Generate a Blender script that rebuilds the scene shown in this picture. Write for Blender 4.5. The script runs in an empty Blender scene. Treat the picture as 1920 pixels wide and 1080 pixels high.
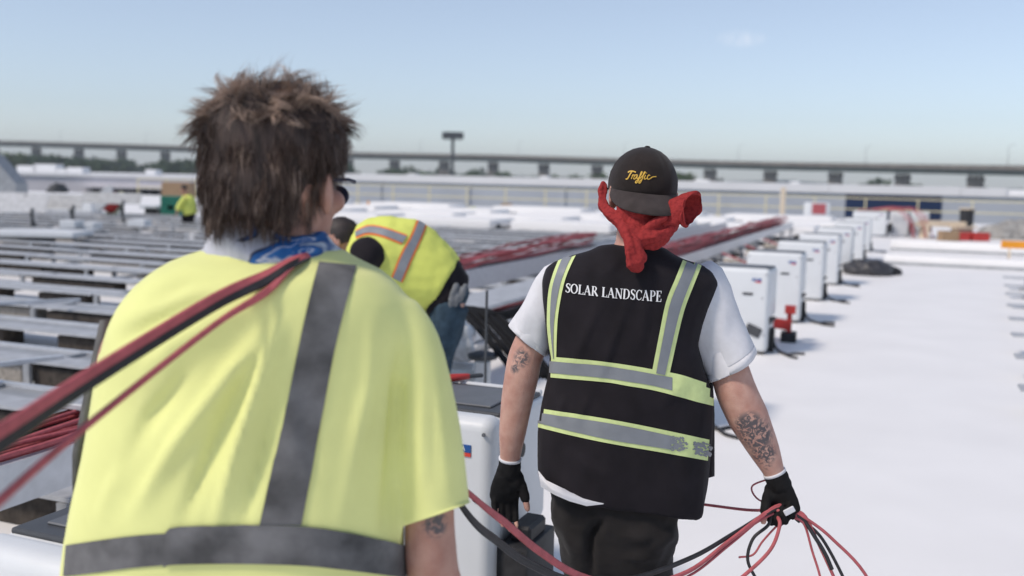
import bpy, bmesh, math, random
import numpy as np
from mathutils import Vector, Matrix, noise
from mathutils.bvhtree import BVHTree
R = math.radians
random.seed(7)
sc = bpy.context.scene
COL = sc.collection

# ------------------------------------------------------------------ camera
F = 1867.0                      # focal length in photo pixels (35 mm on a 36 mm sensor)
CAM = Vector((0, 0, 1.65))
PITCH, ROLL = R(6.3), R(1.29)
fw = Vector((0, math.cos(PITCH), -math.sin(PITCH)))
_u0 = Vector((0, math.sin(PITCH), math.cos(PITCH)))
_r0 = Vector((1, 0, 0))
rt = _r0 * math.cos(ROLL) + _u0 * math.sin(ROLL)
up = _u0 * math.cos(ROLL) - _r0 * math.sin(ROLL)
cd = bpy.data.cameras.new('camera'); cam = bpy.data.objects.new('camera', cd); COL.objects.link(cam)
cd.sensor_width = 36; cd.lens = 36 * F / 1920
cd.clip_start = 0.05; cd.clip_end = 9000
m = Matrix((rt, up, -fw)).transposed().to_4x4(); m.translation = CAM
cam.matrix_world = m
cd.dof.use_dof = True; cd.dof.focus_distance = 2.72; cd.dof.aperture_fstop = 2.3
sc.camera = cam
sc.view_settings.view_transform = 'Standard'; sc.view_settings.look = 'None'
sc.view_settings.exposure = 0.10; sc.view_settings.gamma = 1; sc.view_settings.use_curve_mapping = False

# ------------------------------------------------------------------ sky and sun
SUN_DIR = Vector((-0.58, -0.33, 0.78)).normalized()      # towards the sun
w = bpy.data.worlds.new('World'); sc.world = w; w.use_nodes = True
nt = w.node_tree; nt.nodes.clear()
def N(t, typ, **kw):
    n = t.nodes.new(typ)
    for k, v in kw.items(): setattr(n, k, v)
    return n
out = N(nt, 'ShaderNodeOutputWorld'); bg = N(nt, 'ShaderNodeBackground')
sky = N(nt, 'ShaderNodeTexSky'); sky.sky_type = 'NISHITA'; sky.sun_disc = False
sky.sun_elevation = math.asin(SUN_DIR.z)
sky.sun_rotation = math.atan2(SUN_DIR.x, SUN_DIR.y)
sky.altitude = 20; sky.air_density = 1.0; sky.dust_density = 0.25; sky.ozone_density = 2.5
hs = N(nt, 'ShaderNodeHueSaturation'); hs.inputs['Saturation'].default_value = 0.60
tint = N(nt, 'ShaderNodeMix', data_type='RGBA', blend_type='MULTIPLY'); tint.inputs['Factor'].default_value = 1; tint.inputs['B'].default_value = (0.94, 0.99, 1.085, 1)
bg.inputs['Strength'].default_value = 0.122
# one wisp of cloud, and a thin milky veil
tc = N(nt, 'ShaderNodeTexCoord')
cl = (rt * ((1390 - 960) / F) + up * ((540 - 72) / F) + fw).normalized()
sub = N(nt, 'ShaderNodeVectorMath', operation='SUBTRACT'); sub.inputs[1].default_value = cl
scl = N(nt, 'ShaderNodeVectorMath', operation='MULTIPLY'); scl.inputs[1].default_value = (46, 46, 130)
ln = N(nt, 'ShaderNodeVectorMath', operation='LENGTH')
nz = N(nt, 'ShaderNodeTexNoise'); nz.inputs['Scale'].default_value = 60; nz.inputs['Detail'].default_value = 5
mr = N(nt, 'ShaderNodeMapRange'); mr.inputs[1].default_value = 1.15; mr.inputs[2].default_value = 0.0
ad = N(nt, 'ShaderNodeMath', operation='MULTIPLY')
mr2 = N(nt, 'ShaderNodeMapRange'); mr2.inputs[1].default_value = 0.33; mr2.inputs[2].default_value = 0.62
mx = N(nt, 'ShaderNodeMix', data_type='RGBA'); mx.inputs['B'].default_value = (9.5, 9.0, 9.2, 1)
sm = N(nt, 'ShaderNodeMath', operation='MULTIPLY'); sm.inputs[1].default_value = 0.5
L = nt.links.new
L(tc.outputs['Generated'], sub.inputs[0]); L(sub.outputs[0], scl.inputs[0]); L(scl.outputs[0], ln.inputs[0])
L(tc.outputs['Generated'], nz.inputs['Vector'])
L(ln.outputs['Value'], mr.inputs[0]); L(nz.outputs[0], mr2.inputs[0])
L(mr.outputs[0], ad.inputs[0]); L(mr2.outputs[0], ad.inputs[1]); L(ad.outputs[0], sm.inputs[0])
L(sky.outputs[0], hs.inputs['Color']); L(hs.outputs[0], tint.inputs['A']); L(tint.outputs['Result'], mx.inputs['A']); L(sm.outputs[0], mx.inputs['Factor'])
L(mx.outputs['Result'], bg.inputs['Color']); L(bg.outputs[0], out.inputs[0])
sd = bpy.data.lights.new('sun', 'SUN'); so = bpy.data.objects.new('sun', sd); COL.objects.link(so)
sd.energy = 2.65; sd.angle = R(10); sd.color = (1, 0.89, 0.785)
so.rotation_euler = (-SUN_DIR).to_track_quat('-Z', 'Y').to_euler()

# ------------------------------------------------------------------ placing helpers
def ray(px, py): return (fw + rt * ((px - 960) / F) + up * ((540 - py) / F))
def at(px, py, Y):                       # the point of a pixel's ray at world depth Y
    d = ray(px, py); return CAM + d * (Y / d.y)
def on_z(px, py, z=0.0):                 # where a pixel's ray meets height z
    d = ray(px, py); return CAM + d * ((z - CAM.z) / d.z)
YAW = R(22)
SY, CY = math.sin(YAW), math.cos(YAW)
def W(u, v, z=0.0): return Vector((u * SY + v * CY, u * CY - v * SY, z))   # roof grid: u down the aisle, v across

# ------------------------------------------------------------------ materials
MATS = {}
def mat(name, col, rough=0.6, metal=0.0, var=0.12, scale=20.0, bump=0.0, bscale=None, spec=0.4, col2=None, detail=4,
        stretch=None, sheen=0.0, thr=None, trans=0.0, sss=0.0):
    if name in MATS: return MATS[name]
    M = bpy.data.materials.new(name); M.use_nodes = True
    t = M.node_tree; b = t.nodes['Principled BSDF']
    b.inputs['Roughness'].default_value = rough; b.inputs['Metallic'].default_value = metal
    b.inputs['Specular IOR Level'].default_value = spec
    if sheen: b.inputs['Sheen Weight'].default_value = sheen
    if trans: b.inputs['Transmission Weight'].default_value = trans
    if sss:
        b.inputs['Subsurface Weight'].default_value = sss; b.inputs['Subsurface Radius'].default_value = (0.01, 0.004, 0.002)
    c = N(t, 'ShaderNodeTexCoord'); mp = N(t, 'ShaderNodeMapping')
    if stretch: mp.inputs['Scale'].default_value = stretch
    t.links.new(c.outputs['Object'], mp.inputs['Vector'])
    n = N(t, 'ShaderNodeTexNoise'); n.inputs['Scale'].default_value = scale; n.inputs['Detail'].default_value = detail
    t.links.new(mp.outputs[0], n.inputs['Vector'])
    r = N(t, 'ShaderNodeValToRGB')
    lo, hi = thr or (0.32, 0.68)
    r.color_ramp.elements[0].position = lo; r.color_ramp.elements[1].position = hi
    a = col2 or tuple(max(0, x * (1 - var)) for x in col)
    bb = col if col2 else tuple(min(1, x * (1 + var)) for x in col)
    r.color_ramp.elements[0].color = (*a, 1); r.color_ramp.elements[1].color = (*bb, 1)
    t.links.new(n.outputs[0], r.inputs[0]); t.links.new(r.outputs[0], b.inputs['Base Color'])
    if bump:
        n2 = N(t, 'ShaderNodeTexNoise'); n2.inputs['Scale'].default_value = bscale or scale * 3; n2.inputs['Detail'].default_value = 3
        t.links.new(mp.outputs[0], n2.inputs['Vector'])
        bp = N(t, 'ShaderNodeBump'); bp.inputs['Strength'].default_value = bump; bp.inputs['Distance'].default_value = 0.01
        t.links.new(n2.outputs[0], bp.inputs['Height']); t.links.new(bp.outputs[0], b.inputs['Normal'])
    MATS[name] = M
    return M

M_roof = mat('roof_membrane', (0.835, 0.825, 0.81), 0.55, scale=1.3, var=0.03, bump=0.03, bscale=6, detail=6)
M_galv = mat('galvanised_steel', (0.43, 0.445, 0.465), 0.55, metal=0.15, scale=9, var=0.12, bump=0.03)
M_galv2 = mat('curb_shade_grey', (0.32, 0.335, 0.35), 0.55, metal=0.15, scale=7, var=0.15)
M_alu = mat('aluminium', (0.60, 0.62, 0.65), 0.38, metal=0.4, scale=14, var=0.08)
M_ballast = mat('ballast_block', (0.28, 0.26, 0.23), 0.9, scale=25, var=0.25, bump=0.3)
M_rubber = mat('black_rubber', (0.022, 0.022, 0.024), 0.6, scale=30, var=0.3)
M_white = mat('white_powder_coat', (0.67, 0.69, 0.70), 0.42, scale=4, var=0.03, bump=0.03, bscale=150)
M_lid = mat('grey_plastic', (0.062, 0.066, 0.072), 0.5, scale=20, var=0.1)
M_lid2 = mat('light_grey_plastic', (0.12, 0.127, 0.138), 0.5, scale=20, var=0.08)
M_red = mat('red_cable_jacket', (0.45, 0.105, 0.115), 0.6, scale=40, var=0.15)
M_black = mat('black_cable_jacket', (0.025, 0.024, 0.026), 0.45, scale=40, var=0.2)
M_blue = mat('logo_blue', (0.02, 0.09, 0.30), 0.4, var=0.02)
M_logored = mat('logo_red', (0.65, 0.06, 0.04), 0.4, var=0.02)
M_print = mat('white_print', (0.8, 0.8, 0.8), 0.6, var=0.03)
M_yellowrail = mat('yellow_paint', (0.60, 0.54, 0.33), 0.7, scale=5, var=0.1)
M_wall = mat('grey_cladding', (0.45, 0.48, 0.52), 0.7, scale=0.4, var=0.06)
M_navy = mat('navy_cladding', (0.012, 0.03, 0.085), 0.6, scale=0.5, var=0.1)
M_coping = mat('white_coping', (0.80, 0.80, 0.80), 0.6, scale=0.4, var=0.03)
M_conc = mat('viaduct_concrete', (0.20, 0.185, 0.165), 0.85, scale=0.35, var=0.2)
M_deck = mat('viaduct_steel', (0.095, 0.115, 0.105), 0.75, scale=0.2, var=0.15)
M_land = mat('far_ground', (0.30, 0.31, 0.29), 0.95, scale=0.01, var=0.35)
M_asph = mat('asphalt', (0.06, 0.06, 0.06), 0.9, scale=0.3)
M_hill = mat('far_hill', (0.05, 0.075, 0.06), 1.0, scale=0.01, var=0.3)
M_leaf = [mat('foliage_%d' % i, c, 0.8, scale=0.35, var=0.35, spec=0.2) for i, c in
          enumerate([(0.065, 0.10, 0.045), (0.05, 0.085, 0.04), (0.085, 0.12, 0.05)])]
M_bark = mat('bark', (0.09, 0.07, 0.055), 0.95, scale=3, var=0.3)
M_wood = mat('pine_timber', (0.68, 0.57, 0.43), 0.75, scale=6, var=0.15, stretch=(1, 1, 8))
M_card = mat('cardboard', (0.34, 0.23, 0.14), 0.9, scale=8, var=0.1)
M_orange = mat('orange_paint', (0.75, 0.30, 0.02), 0.5, scale=6, var=0.1)
M_redp = mat('red_paint', (0.45, 0.04, 0.035), 0.5, scale=8, var=0.15)
M_green = mat('green_paint', (0.015, 0.15, 0.10), 0.55, scale=5, var=0.12)
M_plastic = mat('clear_plastic_sheet', (0.62, 0.63, 0.64), 0.25, scale=30, var=0.15, bump=0.6, bscale=25)
M_steel_dark = mat('dark_steel', (0.06, 0.065, 0.07), 0.6, scale=3, var=0.2)
# people
M_lime = mat('lime_polyester', (0.77, 0.79, 0.31), 0.8, scale=8, var=0.05, bump=0.10, bscale=420, sheen=0.15, spec=0.2)
M_lime2 = mat('lime_mesh_vest', (0.68, 0.73, 0.16), 0.8, scale=8, var=0.05, bump=0.15, bscale=300, spec=0.2)
M_trim = mat('lime_trim', (0.64, 0.74, 0.33), 0.75, scale=60, var=0.05, bump=0.1, bscale=600, spec=0.2)
M_refl = mat('reflective_grey', (0.225, 0.24, 0.26), 0.5, scale=25, var=0.06, bump=0.05, bscale=700)
M_refl1 = mat('reflective_dark_grey', (0.118, 0.117, 0.117), 0.75, scale=13, var=0.5, bump=0.05)
M_otrim = mat('orange_trim', (0.85, 0.23, 0.06), 0.7, var=0.05)
M_vest = mat('black_vest_cloth', (0.014, 0.0115, 0.0145), 0.85, scale=12, var=0.2, bump=0.12, bscale=700, sheen=0.03, spec=0.2)
M_tee = mat('white_cotton', (0.68, 0.68, 0.705), 0.9, scale=60, var=0.03, bump=0.12, bscale=500, spec=0.15)
M_trous = mat('black_trousers', (0.020, 0.0175, 0.017), 0.85, scale=14, var=0.25, bump=0.12, bscale=500, sheen=0.05, spec=0.2)
M_cap = mat('faded_black_cotton', (0.022, 0.0165, 0.015), 0.9, scale=30, var=0.2, bump=0.2, bscale=900, sheen=0.12, spec=0.15)
M_brim = mat('faded_brim_cotton', (0.048, 0.038, 0.036), 0.9, scale=40, var=0.15, bump=0.2, bscale=900, sheen=0.12, spec=0.15)
M_glove = mat('black_knit_glove', (0.011, 0.0105, 0.011), 0.85, scale=40, var=0.25, bump=0.3, bscale=500, spec=0.2)
M_band = mat('red_bandana_cloth', (0.31, 0.033, 0.032), 0.9, scale=110, var=0, bump=0.3, bscale=160, spec=0.2, col2=(0.235, 0.024, 0.025), thr=(0.38, 0.52))
M_denim = mat('blue_denim', (0.035, 0.060, 0.085), 0.9, scale=25, var=0.25, bump=0.2, bscale=400, spec=0.2)
M_gold = mat('yellow_thread', (0.62, 0.38, 0.055), 0.6, scale=200, var=0.15)
M_hlit = mat('toplit_brown_hair', (0.34, 0.25, 0.195), 0.55, scale=16, var=0.5, spec=0.4, detail=6)  # lighter brown for the upper locks, top light painted into the colour
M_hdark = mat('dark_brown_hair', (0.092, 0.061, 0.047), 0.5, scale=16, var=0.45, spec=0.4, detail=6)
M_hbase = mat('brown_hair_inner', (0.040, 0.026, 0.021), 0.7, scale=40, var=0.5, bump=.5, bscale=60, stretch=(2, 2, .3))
M_dhair = mat('dark_hair', (0.03, 0.022, 0.02), 0.6, scale=28, var=0.3)
M_boot = mat('boot_leather', (0.05, 0.035, 0.025), 0.7, scale=15, var=0.2)
M_lens = mat('dark_lens', (0.01, 0.012, 0.035), 0.6, var=0.02)
M_eye = mat('eye', (0.3, 0.28, 0.26), 0.3, var=0.1)
M_gwork = mat('grey_glove', (0.15, 0.16, 0.17), 0.85, scale=40, var=0.15, bump=0.2)

def gaiter_mat():
    M = bpy.data.materials.new('patterned_gaiter_cloth'); M.use_nodes = True
    t = M.node_tree; b = t.nodes['Principled BSDF']; b.inputs['Roughness'].default_value = 0.85
    c = N(t, 'ShaderNodeTexCoord'); n = N(t, 'ShaderNodeTexNoise'); n.inputs['Scale'].default_value = 11
    n.inputs['Detail'].default_value = 2; n.inputs['Distortion'].default_value = 2.2
    sep = N(t, 'ShaderNodeSeparateXYZ'); t.links.new(c.outputs['Object'], sep.inputs[0])
    mul = N(t, 'ShaderNodeMath', operation='MULTIPLY'); mul.inputs[1].default_value = 3.4
    add = N(t, 'ShaderNodeMath', operation='ADD'); add2 = N(t, 'ShaderNodeMath', operation='ADD'); add2.inputs[1].default_value = 0.08
    t.links.new(c.outputs['Object'], n.inputs['Vector']); t.links.new(sep.outputs[0], mul.inputs[0])
    t.links.new(mul.outputs[0], add2.inputs[0]); t.links.new(add2.outputs[0], add.inputs[0]); t.links.new(n.outputs[0], add.inputs[1])
    r = N(t, 'ShaderNodeValToRGB'); e = r.color_ramp; e.interpolation = 'LINEAR'
    cols = [(0.0, (0.50, 0.51, 0.56)), (0.50, (0.46, 0.47, 0.53)), (0.56, (0.025, 0.03, 0.05)), (0.60, (0.02, 0.11, 0.33)), (0.68, (0.02, 0.12, 0.36)),
            (0.71, (0.6, 0.62, 0.68)), (0.75, (0.03, 0.16, 0.42)), (0.86, (0.02, 0.08, 0.24)), (1.0, (0.5, 0.55, 0.6))]
    e.elements[0].position = cols[0][0]; e.elements[0].color = (*cols[0][1], 1)
    e.elements[1].position = cols[-1][0]; e.elements[1].color = (*cols[-1][1], 1)
    for p, q in cols[1:-1]:
        x = e.elements.new(p); x.color = (*q, 1)
    t.links.new(add.outputs[0], r.inputs[0]); t.links.new(r.outputs[0], b.inputs['Base Color'])
    return M
M_gaiter = gaiter_mat()

def skin_mat(name, base, ink=True):
    M = bpy.data.materials.new(name); M.use_nodes = True
    t = M.node_tree; b = t.nodes['Principled BSDF']; b.inputs['Roughness'].default_value = 0.58
    b.inputs['Subsurface Weight'].default_value = 0.12; b.inputs['Subsurface Radius'].default_value = (0.012, 0.004, 0.002)
    c = N(t, 'ShaderNodeTexCoord'); n = N(t, 'ShaderNodeTexNoise'); n.inputs['Scale'].default_value = 28; n.inputs['Detail'].default_value = 5
    t.links.new(c.outputs['Object'], n.inputs['Vector'])
    r = N(t, 'ShaderNodeValToRGB'); r.color_ramp.elements[0].position = .3; r.color_ramp.elements[1].position = .7
    r.color_ramp.elements[0].color = (base[0] * .86, base[1] * .76, base[2] * .74, 1)
    r.color_ramp.elements[1].color = (base[0] * 1.08, base[1] * 1.12, base[2] * 1.12, 1)
    t.links.new(n.outputs[0], r.inputs[0])
    at_ = N(t, 'ShaderNodeAttribute'); at_.attribute_name = 'ink'
    n2 = N(t, 'ShaderNodeTexNoise'); n2.inputs['Scale'].default_value = 62; n2.inputs['Detail'].default_value = 4; n2.inputs['Distortion'].default_value = 1.4
    t.links.new(c.outputs['Object'], n2.inputs['Vector'])
    m2 = N(t, 'ShaderNodeMapRange'); m2.inputs[1].default_value = 0.40; m2.inputs[2].default_value = 0.53
    t.links.new(n2.outputs[0], m2.inputs[0])
    mu = N(t, 'ShaderNodeMath', operation='MULTIPLY'); t.links.new(at_.outputs['Fac'], mu.inputs[0]); t.links.new(m2.outputs[0], mu.inputs[1])
    mx = N(t, 'ShaderNodeMix', data_type='RGBA'); mx.inputs['B'].default_value = (0.10, 0.085, 0.09, 1)
    t.links.new(mu.outputs[0], mx.inputs['Factor']); t.links.new(r.outputs[0], mx.inputs['A'])
    t.links.new(mx.outputs['Result'], b.inputs['Base Color'])
    bp = N(t, 'ShaderNodeBump'); bp.inputs['Strength'].default_value = .3; bp.inputs['Distance'].default_value = .004
    n3 = N(t, 'ShaderNodeTexNoise'); n3.inputs['Scale'].default_value = 300; t.links.new(c.outputs['Object'], n3.inputs['Vector'])
    t.links.new(n3.outputs[0], bp.inputs['Height']); t.links.new(bp.outputs[0], b.inputs['Normal'])
    return M
M_skin = skin_mat('skin_pinkish', (0.53, 0.31, 0.245))
M_skin1 = skin_mat('skin_ruddy', (0.44, 0.245, 0.185))

# ------------------------------------------------------------------ mesh helpers
class MB:
    def __init__(s): s.v = []; s.f = []
    def add(s, vs, fs):
        o = len(s.v); s.v += [tuple(x) for x in vs]; s.f += [tuple(i + o for i in f) for f in fs]; return s
    def box(s, c, size, bevel=0.0, seg=1, M=None):
        bm = bmesh.new(); bmesh.ops.create_cube(bm, size=1)
        for v in bm.verts: v.co = Vector((v.co.x * size[0], v.co.y * size[1], v.co.z * size[2]))
        if bevel: bmesh.ops.bevel(bm, geom=bm.edges[:], offset=bevel, segments=seg, affect='EDGES', profile=0.5)
        vs = [v.co + Vector(c) for v in bm.verts]
        if M is not None: vs = [M @ v for v in vs]
        bm.verts.index_update()
        s.add(vs, [[v.index for v in f.verts] for f in bm.faces]); bm.free(); return s
    def bar(s, a, b, wx, wz, upv=(0, 0, 1)):            # rectangular bar from a to b
        a, b = Vector(a), Vector(b); d = (b - a).normalized(); x = d.cross(Vector(upv))
        if x.length < 1e-4: x = d.cross(Vector((0, 1, 0)))
        x.normalize(); z = x.cross(d)
        vs = [p + x * sx * wx / 2 + z * sz * wz / 2 for p in (a, b) for sx, sz in ((-1, -1), (1, -1), (1, 1), (-1, 1))]
        return s.add(vs, [(3, 2, 1, 0), (4, 5, 6, 7)] + [(i, (i + 1) % 4, 4 + (i + 1) % 4, 4 + i) for i in range(4)])
    def loft(s, rings, cap=True):
        n = len(rings[0]); vs = [p for r in rings for p in r]; fs = []
        for k in range(len(rings) - 1):
            for i in range(n):
                j = (i + 1) % n; fs.append((k * n + i, k * n + j, (k + 1) * n + j, (k + 1) * n + i))
        if cap:
            for k, flip in ((0, True), (len(rings) - 1, False)):
                c = sum((Vector(p) for p in rings[k]), Vector()) / n; vs.append(c); ci = len(vs) - 1
                for i in range(n):
                    j = (i + 1) % n
                    fs.append((ci, k * n + j, k * n + i) if flip else (ci, k * n + i, k * n + j))
        return s.add(vs, fs)
    def tube(s, pts, rad, n=8, cap=True, flat=1.0, upv=None, round_end=False, ridge=0.0, rs=0.0):
        pts = [Vector(p) for p in pts]
        if not hasattr(rad, '__len__'): rad = [rad] * len(pts)
        rad = list(rad)
        if round_end:
            for e in (0, -1):
                d = (pts[0] - pts[1]) if e == 0 else (pts[-1] - pts[-2]); d.normalize()
                r0 = rad[e]; p0 = pts[e]
                ext = [(p0 + d * r0 * math.sin(a), r0 * math.cos(a)) for a in (R(35), R(65), R(84))]
                if e == 0: pts = [x[0] for x in ext[::-1]] + pts; rad = [x[1] for x in ext[::-1]] + rad
                else: pts += [x[0] for x in ext]; rad += [x[1] for x in ext]
        rings = []; x = None
        for i, p in enumerate(pts):
            d = (pts[min(i + 1, len(pts) - 1)] - pts[max(i - 1, 0)]).normalized()
            if x is None:
                h = Vector(upv) if upv is not None else (Vector((0, 0, 1)) if abs(d.z) < 0.9 else Vector((0, 1, 0)))
                x = h
            x = (x - d * x.dot(d)).normalized(); y = d.cross(x)
            rings.append([p + (x * math.cos(a) * rad[i] * flat + y * math.sin(a) * rad[i]) * (1 + ridge * (math.sin(5 * a + rs + i * .12) * .6 + math.sin(3 * a + 2.1 * rs - i * .18) + .75 * (1 - 2 * abs(math.sin(3.5 * a + 1.3 * rs + i * .09))))) for a in [2 * math.pi * k / n for k in range(n)]])
        return s.loft(rings, cap)
    def ball(s, c, r, M=None, n=16, k=10):
        r = r if hasattr(r, '__len__') else (r, r, r); rings = []
        for i in range(1, k):
            a = math.pi * i / k
            rings.append([Vector((r[0] * math.sin(a) * math.cos(b), r[1] * math.sin(a) * math.sin(b), -r[2] * math.cos(a)))
                          for b in [2 * math.pi * j / n for j in range(n)]])
        M = M or Matrix()
        rings = [[Vector(c) + (M @ p) for p in q] for q in rings]
        o = len(s.v); s.loft(rings, True)
        s.v[-2] = tuple(Vector(c) + M @ Vector((0, 0, -r[2]))); s.v[-1] = tuple(Vector(c) + M @ Vector((0, 0, r[2])))
        return s
    def join(s, o): return s.add(o.v, o.f)
    def mesh(s, name):
        me = bpy.data.meshes.new(name); me.from_pydata(s.v, [], s.f); me.validate(); me.update(); return me
    def build(s, name, mt, parent=None, smooth=False, loc=None):
        return put(name, s.mesh(name), mt, parent, smooth, loc)

def put(name, me, mt, parent=None, smooth=False, loc=None):
    ob = bpy.data.objects.new(name, me); COL.objects.link(ob)
    if mt is not None and not me.materials: me.materials.append(mt)
    if smooth:
        me.polygons.foreach_set('use_smooth', [True] * len(me.polygons))
        if smooth == 'auto':
            me.set_sharp_from_angle(angle=R(35))
    if parent is not None: ob.parent = parent
    if loc is not None: ob.location = loc
    return ob
def tag(o, label, cat, group=None, kind=None):
    o['label'] = label; o['category'] = cat
    if group: o['group'] = group
    if kind: o['kind'] = kind
    return o
def thing(name, label, cat, loc=(0, 0, 0), rz=0, group=None):
    o = bpy.data.objects.new(name, None); COL.objects.link(o); o.empty_display_size = 0.1
    o.location = loc; o.rotation_euler = (0, 0, rz)
    return tag(o, label, cat, group)
def structure(o): o['kind'] = 'structure'; return o
def dup(root, loc, rz=None, label=None, group=None):
    r = root.copy(); COL.objects.link(r); r.location = loc
    if rz is not None: r.rotation_euler = (0, 0, rz)
    if label: r['label'] = label
    if group: r['group'] = group
    for ch in list(root.children):
        c = ch.copy(); COL.objects.link(c); c.parent = r
        for g in list(ch.children):
            d = g.copy(); COL.objects.link(d); d.parent = c
    return r
def spline(pts, n=8):
    P = [Vector(p) for p in pts]; P = [P[0] * 2 - P[1]] + P + [P[-1] * 2 - P[-2]]; o = []
    for i in range(1, len(P) - 2):
        for k in range(n):
            t = k / n; a, b, c, d = P[i - 1], P[i], P[i + 1], P[i + 2]
            o.append(0.5 * ((2 * b) + (c - a) * t + (2 * a - 5 * b + 4 * c - d) * t * t + (3 * b - a - 3 * c + d) * t ** 3))
    o.append(P[-2]); return o
def remeshed(mb, name, voxel, smooth=2, fac=0.5):
    me = mb.mesh(name); ob = bpy.data.objects.new(name, me); COL.objects.link(ob)
    r = ob.modifiers.new('r', 'REMESH'); r.mode = 'VOXEL'; r.voxel_size = voxel
    if smooth:
        s = ob.modifiers.new('s', 'SMOOTH'); s.factor = fac; s.iterations = smooth
    dg = bpy.context.evaluated_depsgraph_get(); dg.update()
    res = bpy.data.meshes.new_from_object(ob.evaluated_get(dg)); res.name = name
    bpy.data.objects.remove(ob); bpy.data.meshes.remove(me)
    return res
def coords(me):
    a = np.empty(len(me.vertices) * 3); me.vertices.foreach_get('co', a); return a.reshape(-1, 3)
def normals(me):
    a = np.empty(len(me.vertices) * 3, dtype=np.float32); me.vertex_normals.foreach_get('vector', a); return a.reshape(-1, 3)
def set_coords(me, a): me.vertices.foreach_set('co', a.ravel()); me.update()
def bvh_of(me): return BVHTree.FromPolygons([v.co for v in me.vertices], [p.vertices for p in me.polygons])
def to_px(a):
    d = a - np.array(CAM); zz = d @ np.array(fw)
    return np.stack([960 + F * (d @ np.array(rt)) / zz, 540 - F * (d @ np.array(up)) / zz], 1)
def seg_dist(p, pts):
    """distance and side to a polyline, for arrays of 2-D points"""
    best = np.full(len(p), 1e9); side = np.zeros(len(p)); tt = np.zeros(len(p)); nseg = len(pts) - 1
    for i in range(nseg):
        a, b = np.array(pts[i], float), np.array(pts[i + 1], float); ab = b - a; L2 = ab @ ab
        t = np.clip(((p - a) @ ab) / L2, 0, 1); q = a + t[:, None] * ab; d = np.linalg.norm(p - q, axis=1)
        m_ = d < best; best[m_] = d[m_]; tt[m_] = (i + t[m_]) / nseg
        side[m_] = np.sign((ab[0] * (p[:, 1] - a[1]) - ab[1] * (p[:, 0] - a[0])))[m_]
    return best, side, tt
def folds(me, lst, back_only=True):
    """soft cloth folds: ridges along lines laid over the garment; each (points, width, height in m)"""
    a = coords(me); n = normals(me).astype(float); p = to_px(a); d = np.zeros(len(a))
    for pts, wd, h in lst:
        q, s, t = seg_dist(p, pts)
        ww = np.where(s > 0, wd * 1.2, wd * .75); d += h * np.exp(-(q / ww) ** 2) * np.sin(np.clip(t, 0.0, 1) * math.pi * 0.9 + 0.16)
    if back_only: d *= np.clip(-n[:, 1] * 1.5, 0, 1)
    set_coords(me, a + n * d[:, None])
def wrinkle(me, amp, scale, seed=0.0, stretch=(1, 1, 1)):
    a = coords(me); n = normals(me).astype(float)
    d = np.array([noise.noise(Vector((x * scale * stretch[0] + seed, y * scale * stretch[1], z * scale * stretch[2]))) for x, y, z in a])
    set_coords(me, a + n * (d * amp)[:, None])

def cast_px(bvh, px, py, off):
    d = ray(px, py).normalized(); h = bvh.ray_cast(CAM, d)
    if h[0] is None: return None
    n = h[1] if h[1].dot(d) < 0 else -h[1]
    return h[0] + n * off
def px_sheet(mb, bvh, e1, e2, off, nu=24, nv=4):
    """cloth band between two edge lines, laid on the garment below it"""
    def res(e, n):
        e = [Vector((p[0], p[1], 0)) for p in e]
        s = spline(e, 12); Ls = [0]
        for i in range(1, len(s)): Ls.append(Ls[-1] + (s[i] - s[i - 1]).length)
        o = []
        for k in range(n + 1):
            t = Ls[-1] * k / n; i = max(1, next((j for j in range(len(Ls)) if Ls[j] >= t - 1e-9), len(Ls) - 1))
            f = (t - Ls[i - 1]) / max(1e-9, Ls[i] - Ls[i - 1]); o.append(s[i - 1].lerp(s[i], f))
        return o
    A, B = res(e1, nu), res(e2, nu); grid = []; 
    for i in range(nu + 1):
        for j in range(nv + 1):
            p = A[i].lerp(B[i], j / nv); grid.append(cast_px(bvh, p.x, p.y, off))
    vs = []; idx = {}
    for k, g in enumerate(grid):
        if g is not None: idx[k] = len(vs); vs.append(g)
    fs = []
    for i in range(nu):
        for j in range(nv):
            q = [i * (nv + 1) + j, i * (nv + 1) + j + 1, (i + 1) * (nv + 1) + j + 1, (i + 1) * (nv + 1) + j]
            if all(x in idx for x in q):
                c = [vs[idx[x]] for x in q]
                if max((c[0] - c[2]).length, (c[1] - c[3]).length) < 0.2: fs.append([idx[x] for x in q])
    return mb.add(vs, fs)
def px_stroke(mb, bvh, pts, wd, off):
    """a stroke of stitching: a flat ribbon laid on the cloth. wd: widths at the points"""
    if not hasattr(wd, '__len__'): wd = [wd] * len(pts)
    vs = []; fs = []
    P = [Vector((x, y, 0)) for x, y in pts]
    for i, p in enumerate(P):
        d = (P[min(i + 1, len(P) - 1)] - P[max(i - 1, 0)]).normalized(); n = Vector((-d.y, d.x, 0))
        for sgn in (-1, 1):
            q = p + n * wd[i] / 2 * sgn; h = cast_px(bvh, q.x, q.y, off)
            if h is None: return mb
            vs.append(h)
    for i in range(len(P) - 1): fs.append((2 * i, 2 * i + 1, 2 * i + 3, 2 * i + 2))
    return mb.add(vs, fs)

#PART2
# ------------------------------------------------------------------ the large setting
def quad(name, c, mt):
    me = bpy.data.meshes.new(name); me.from_pydata([tuple(x) for x in c], [], [(0, 1, 2, 3)]); return put(name, me, mt)
ZG = -12.0
g = quad('ground', [(-3200, -400, ZG), (3200, -400, ZG), (3200, 3300, ZG), (-3200, 3300, ZG)], M_land); structure(g)
g = quad('yard', [(-220, 40, ZG + .004), (260, 40, ZG + .004), (260, 330, ZG + .004), (-220, 330, ZG + .004)], M_asph); structure(g)
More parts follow.
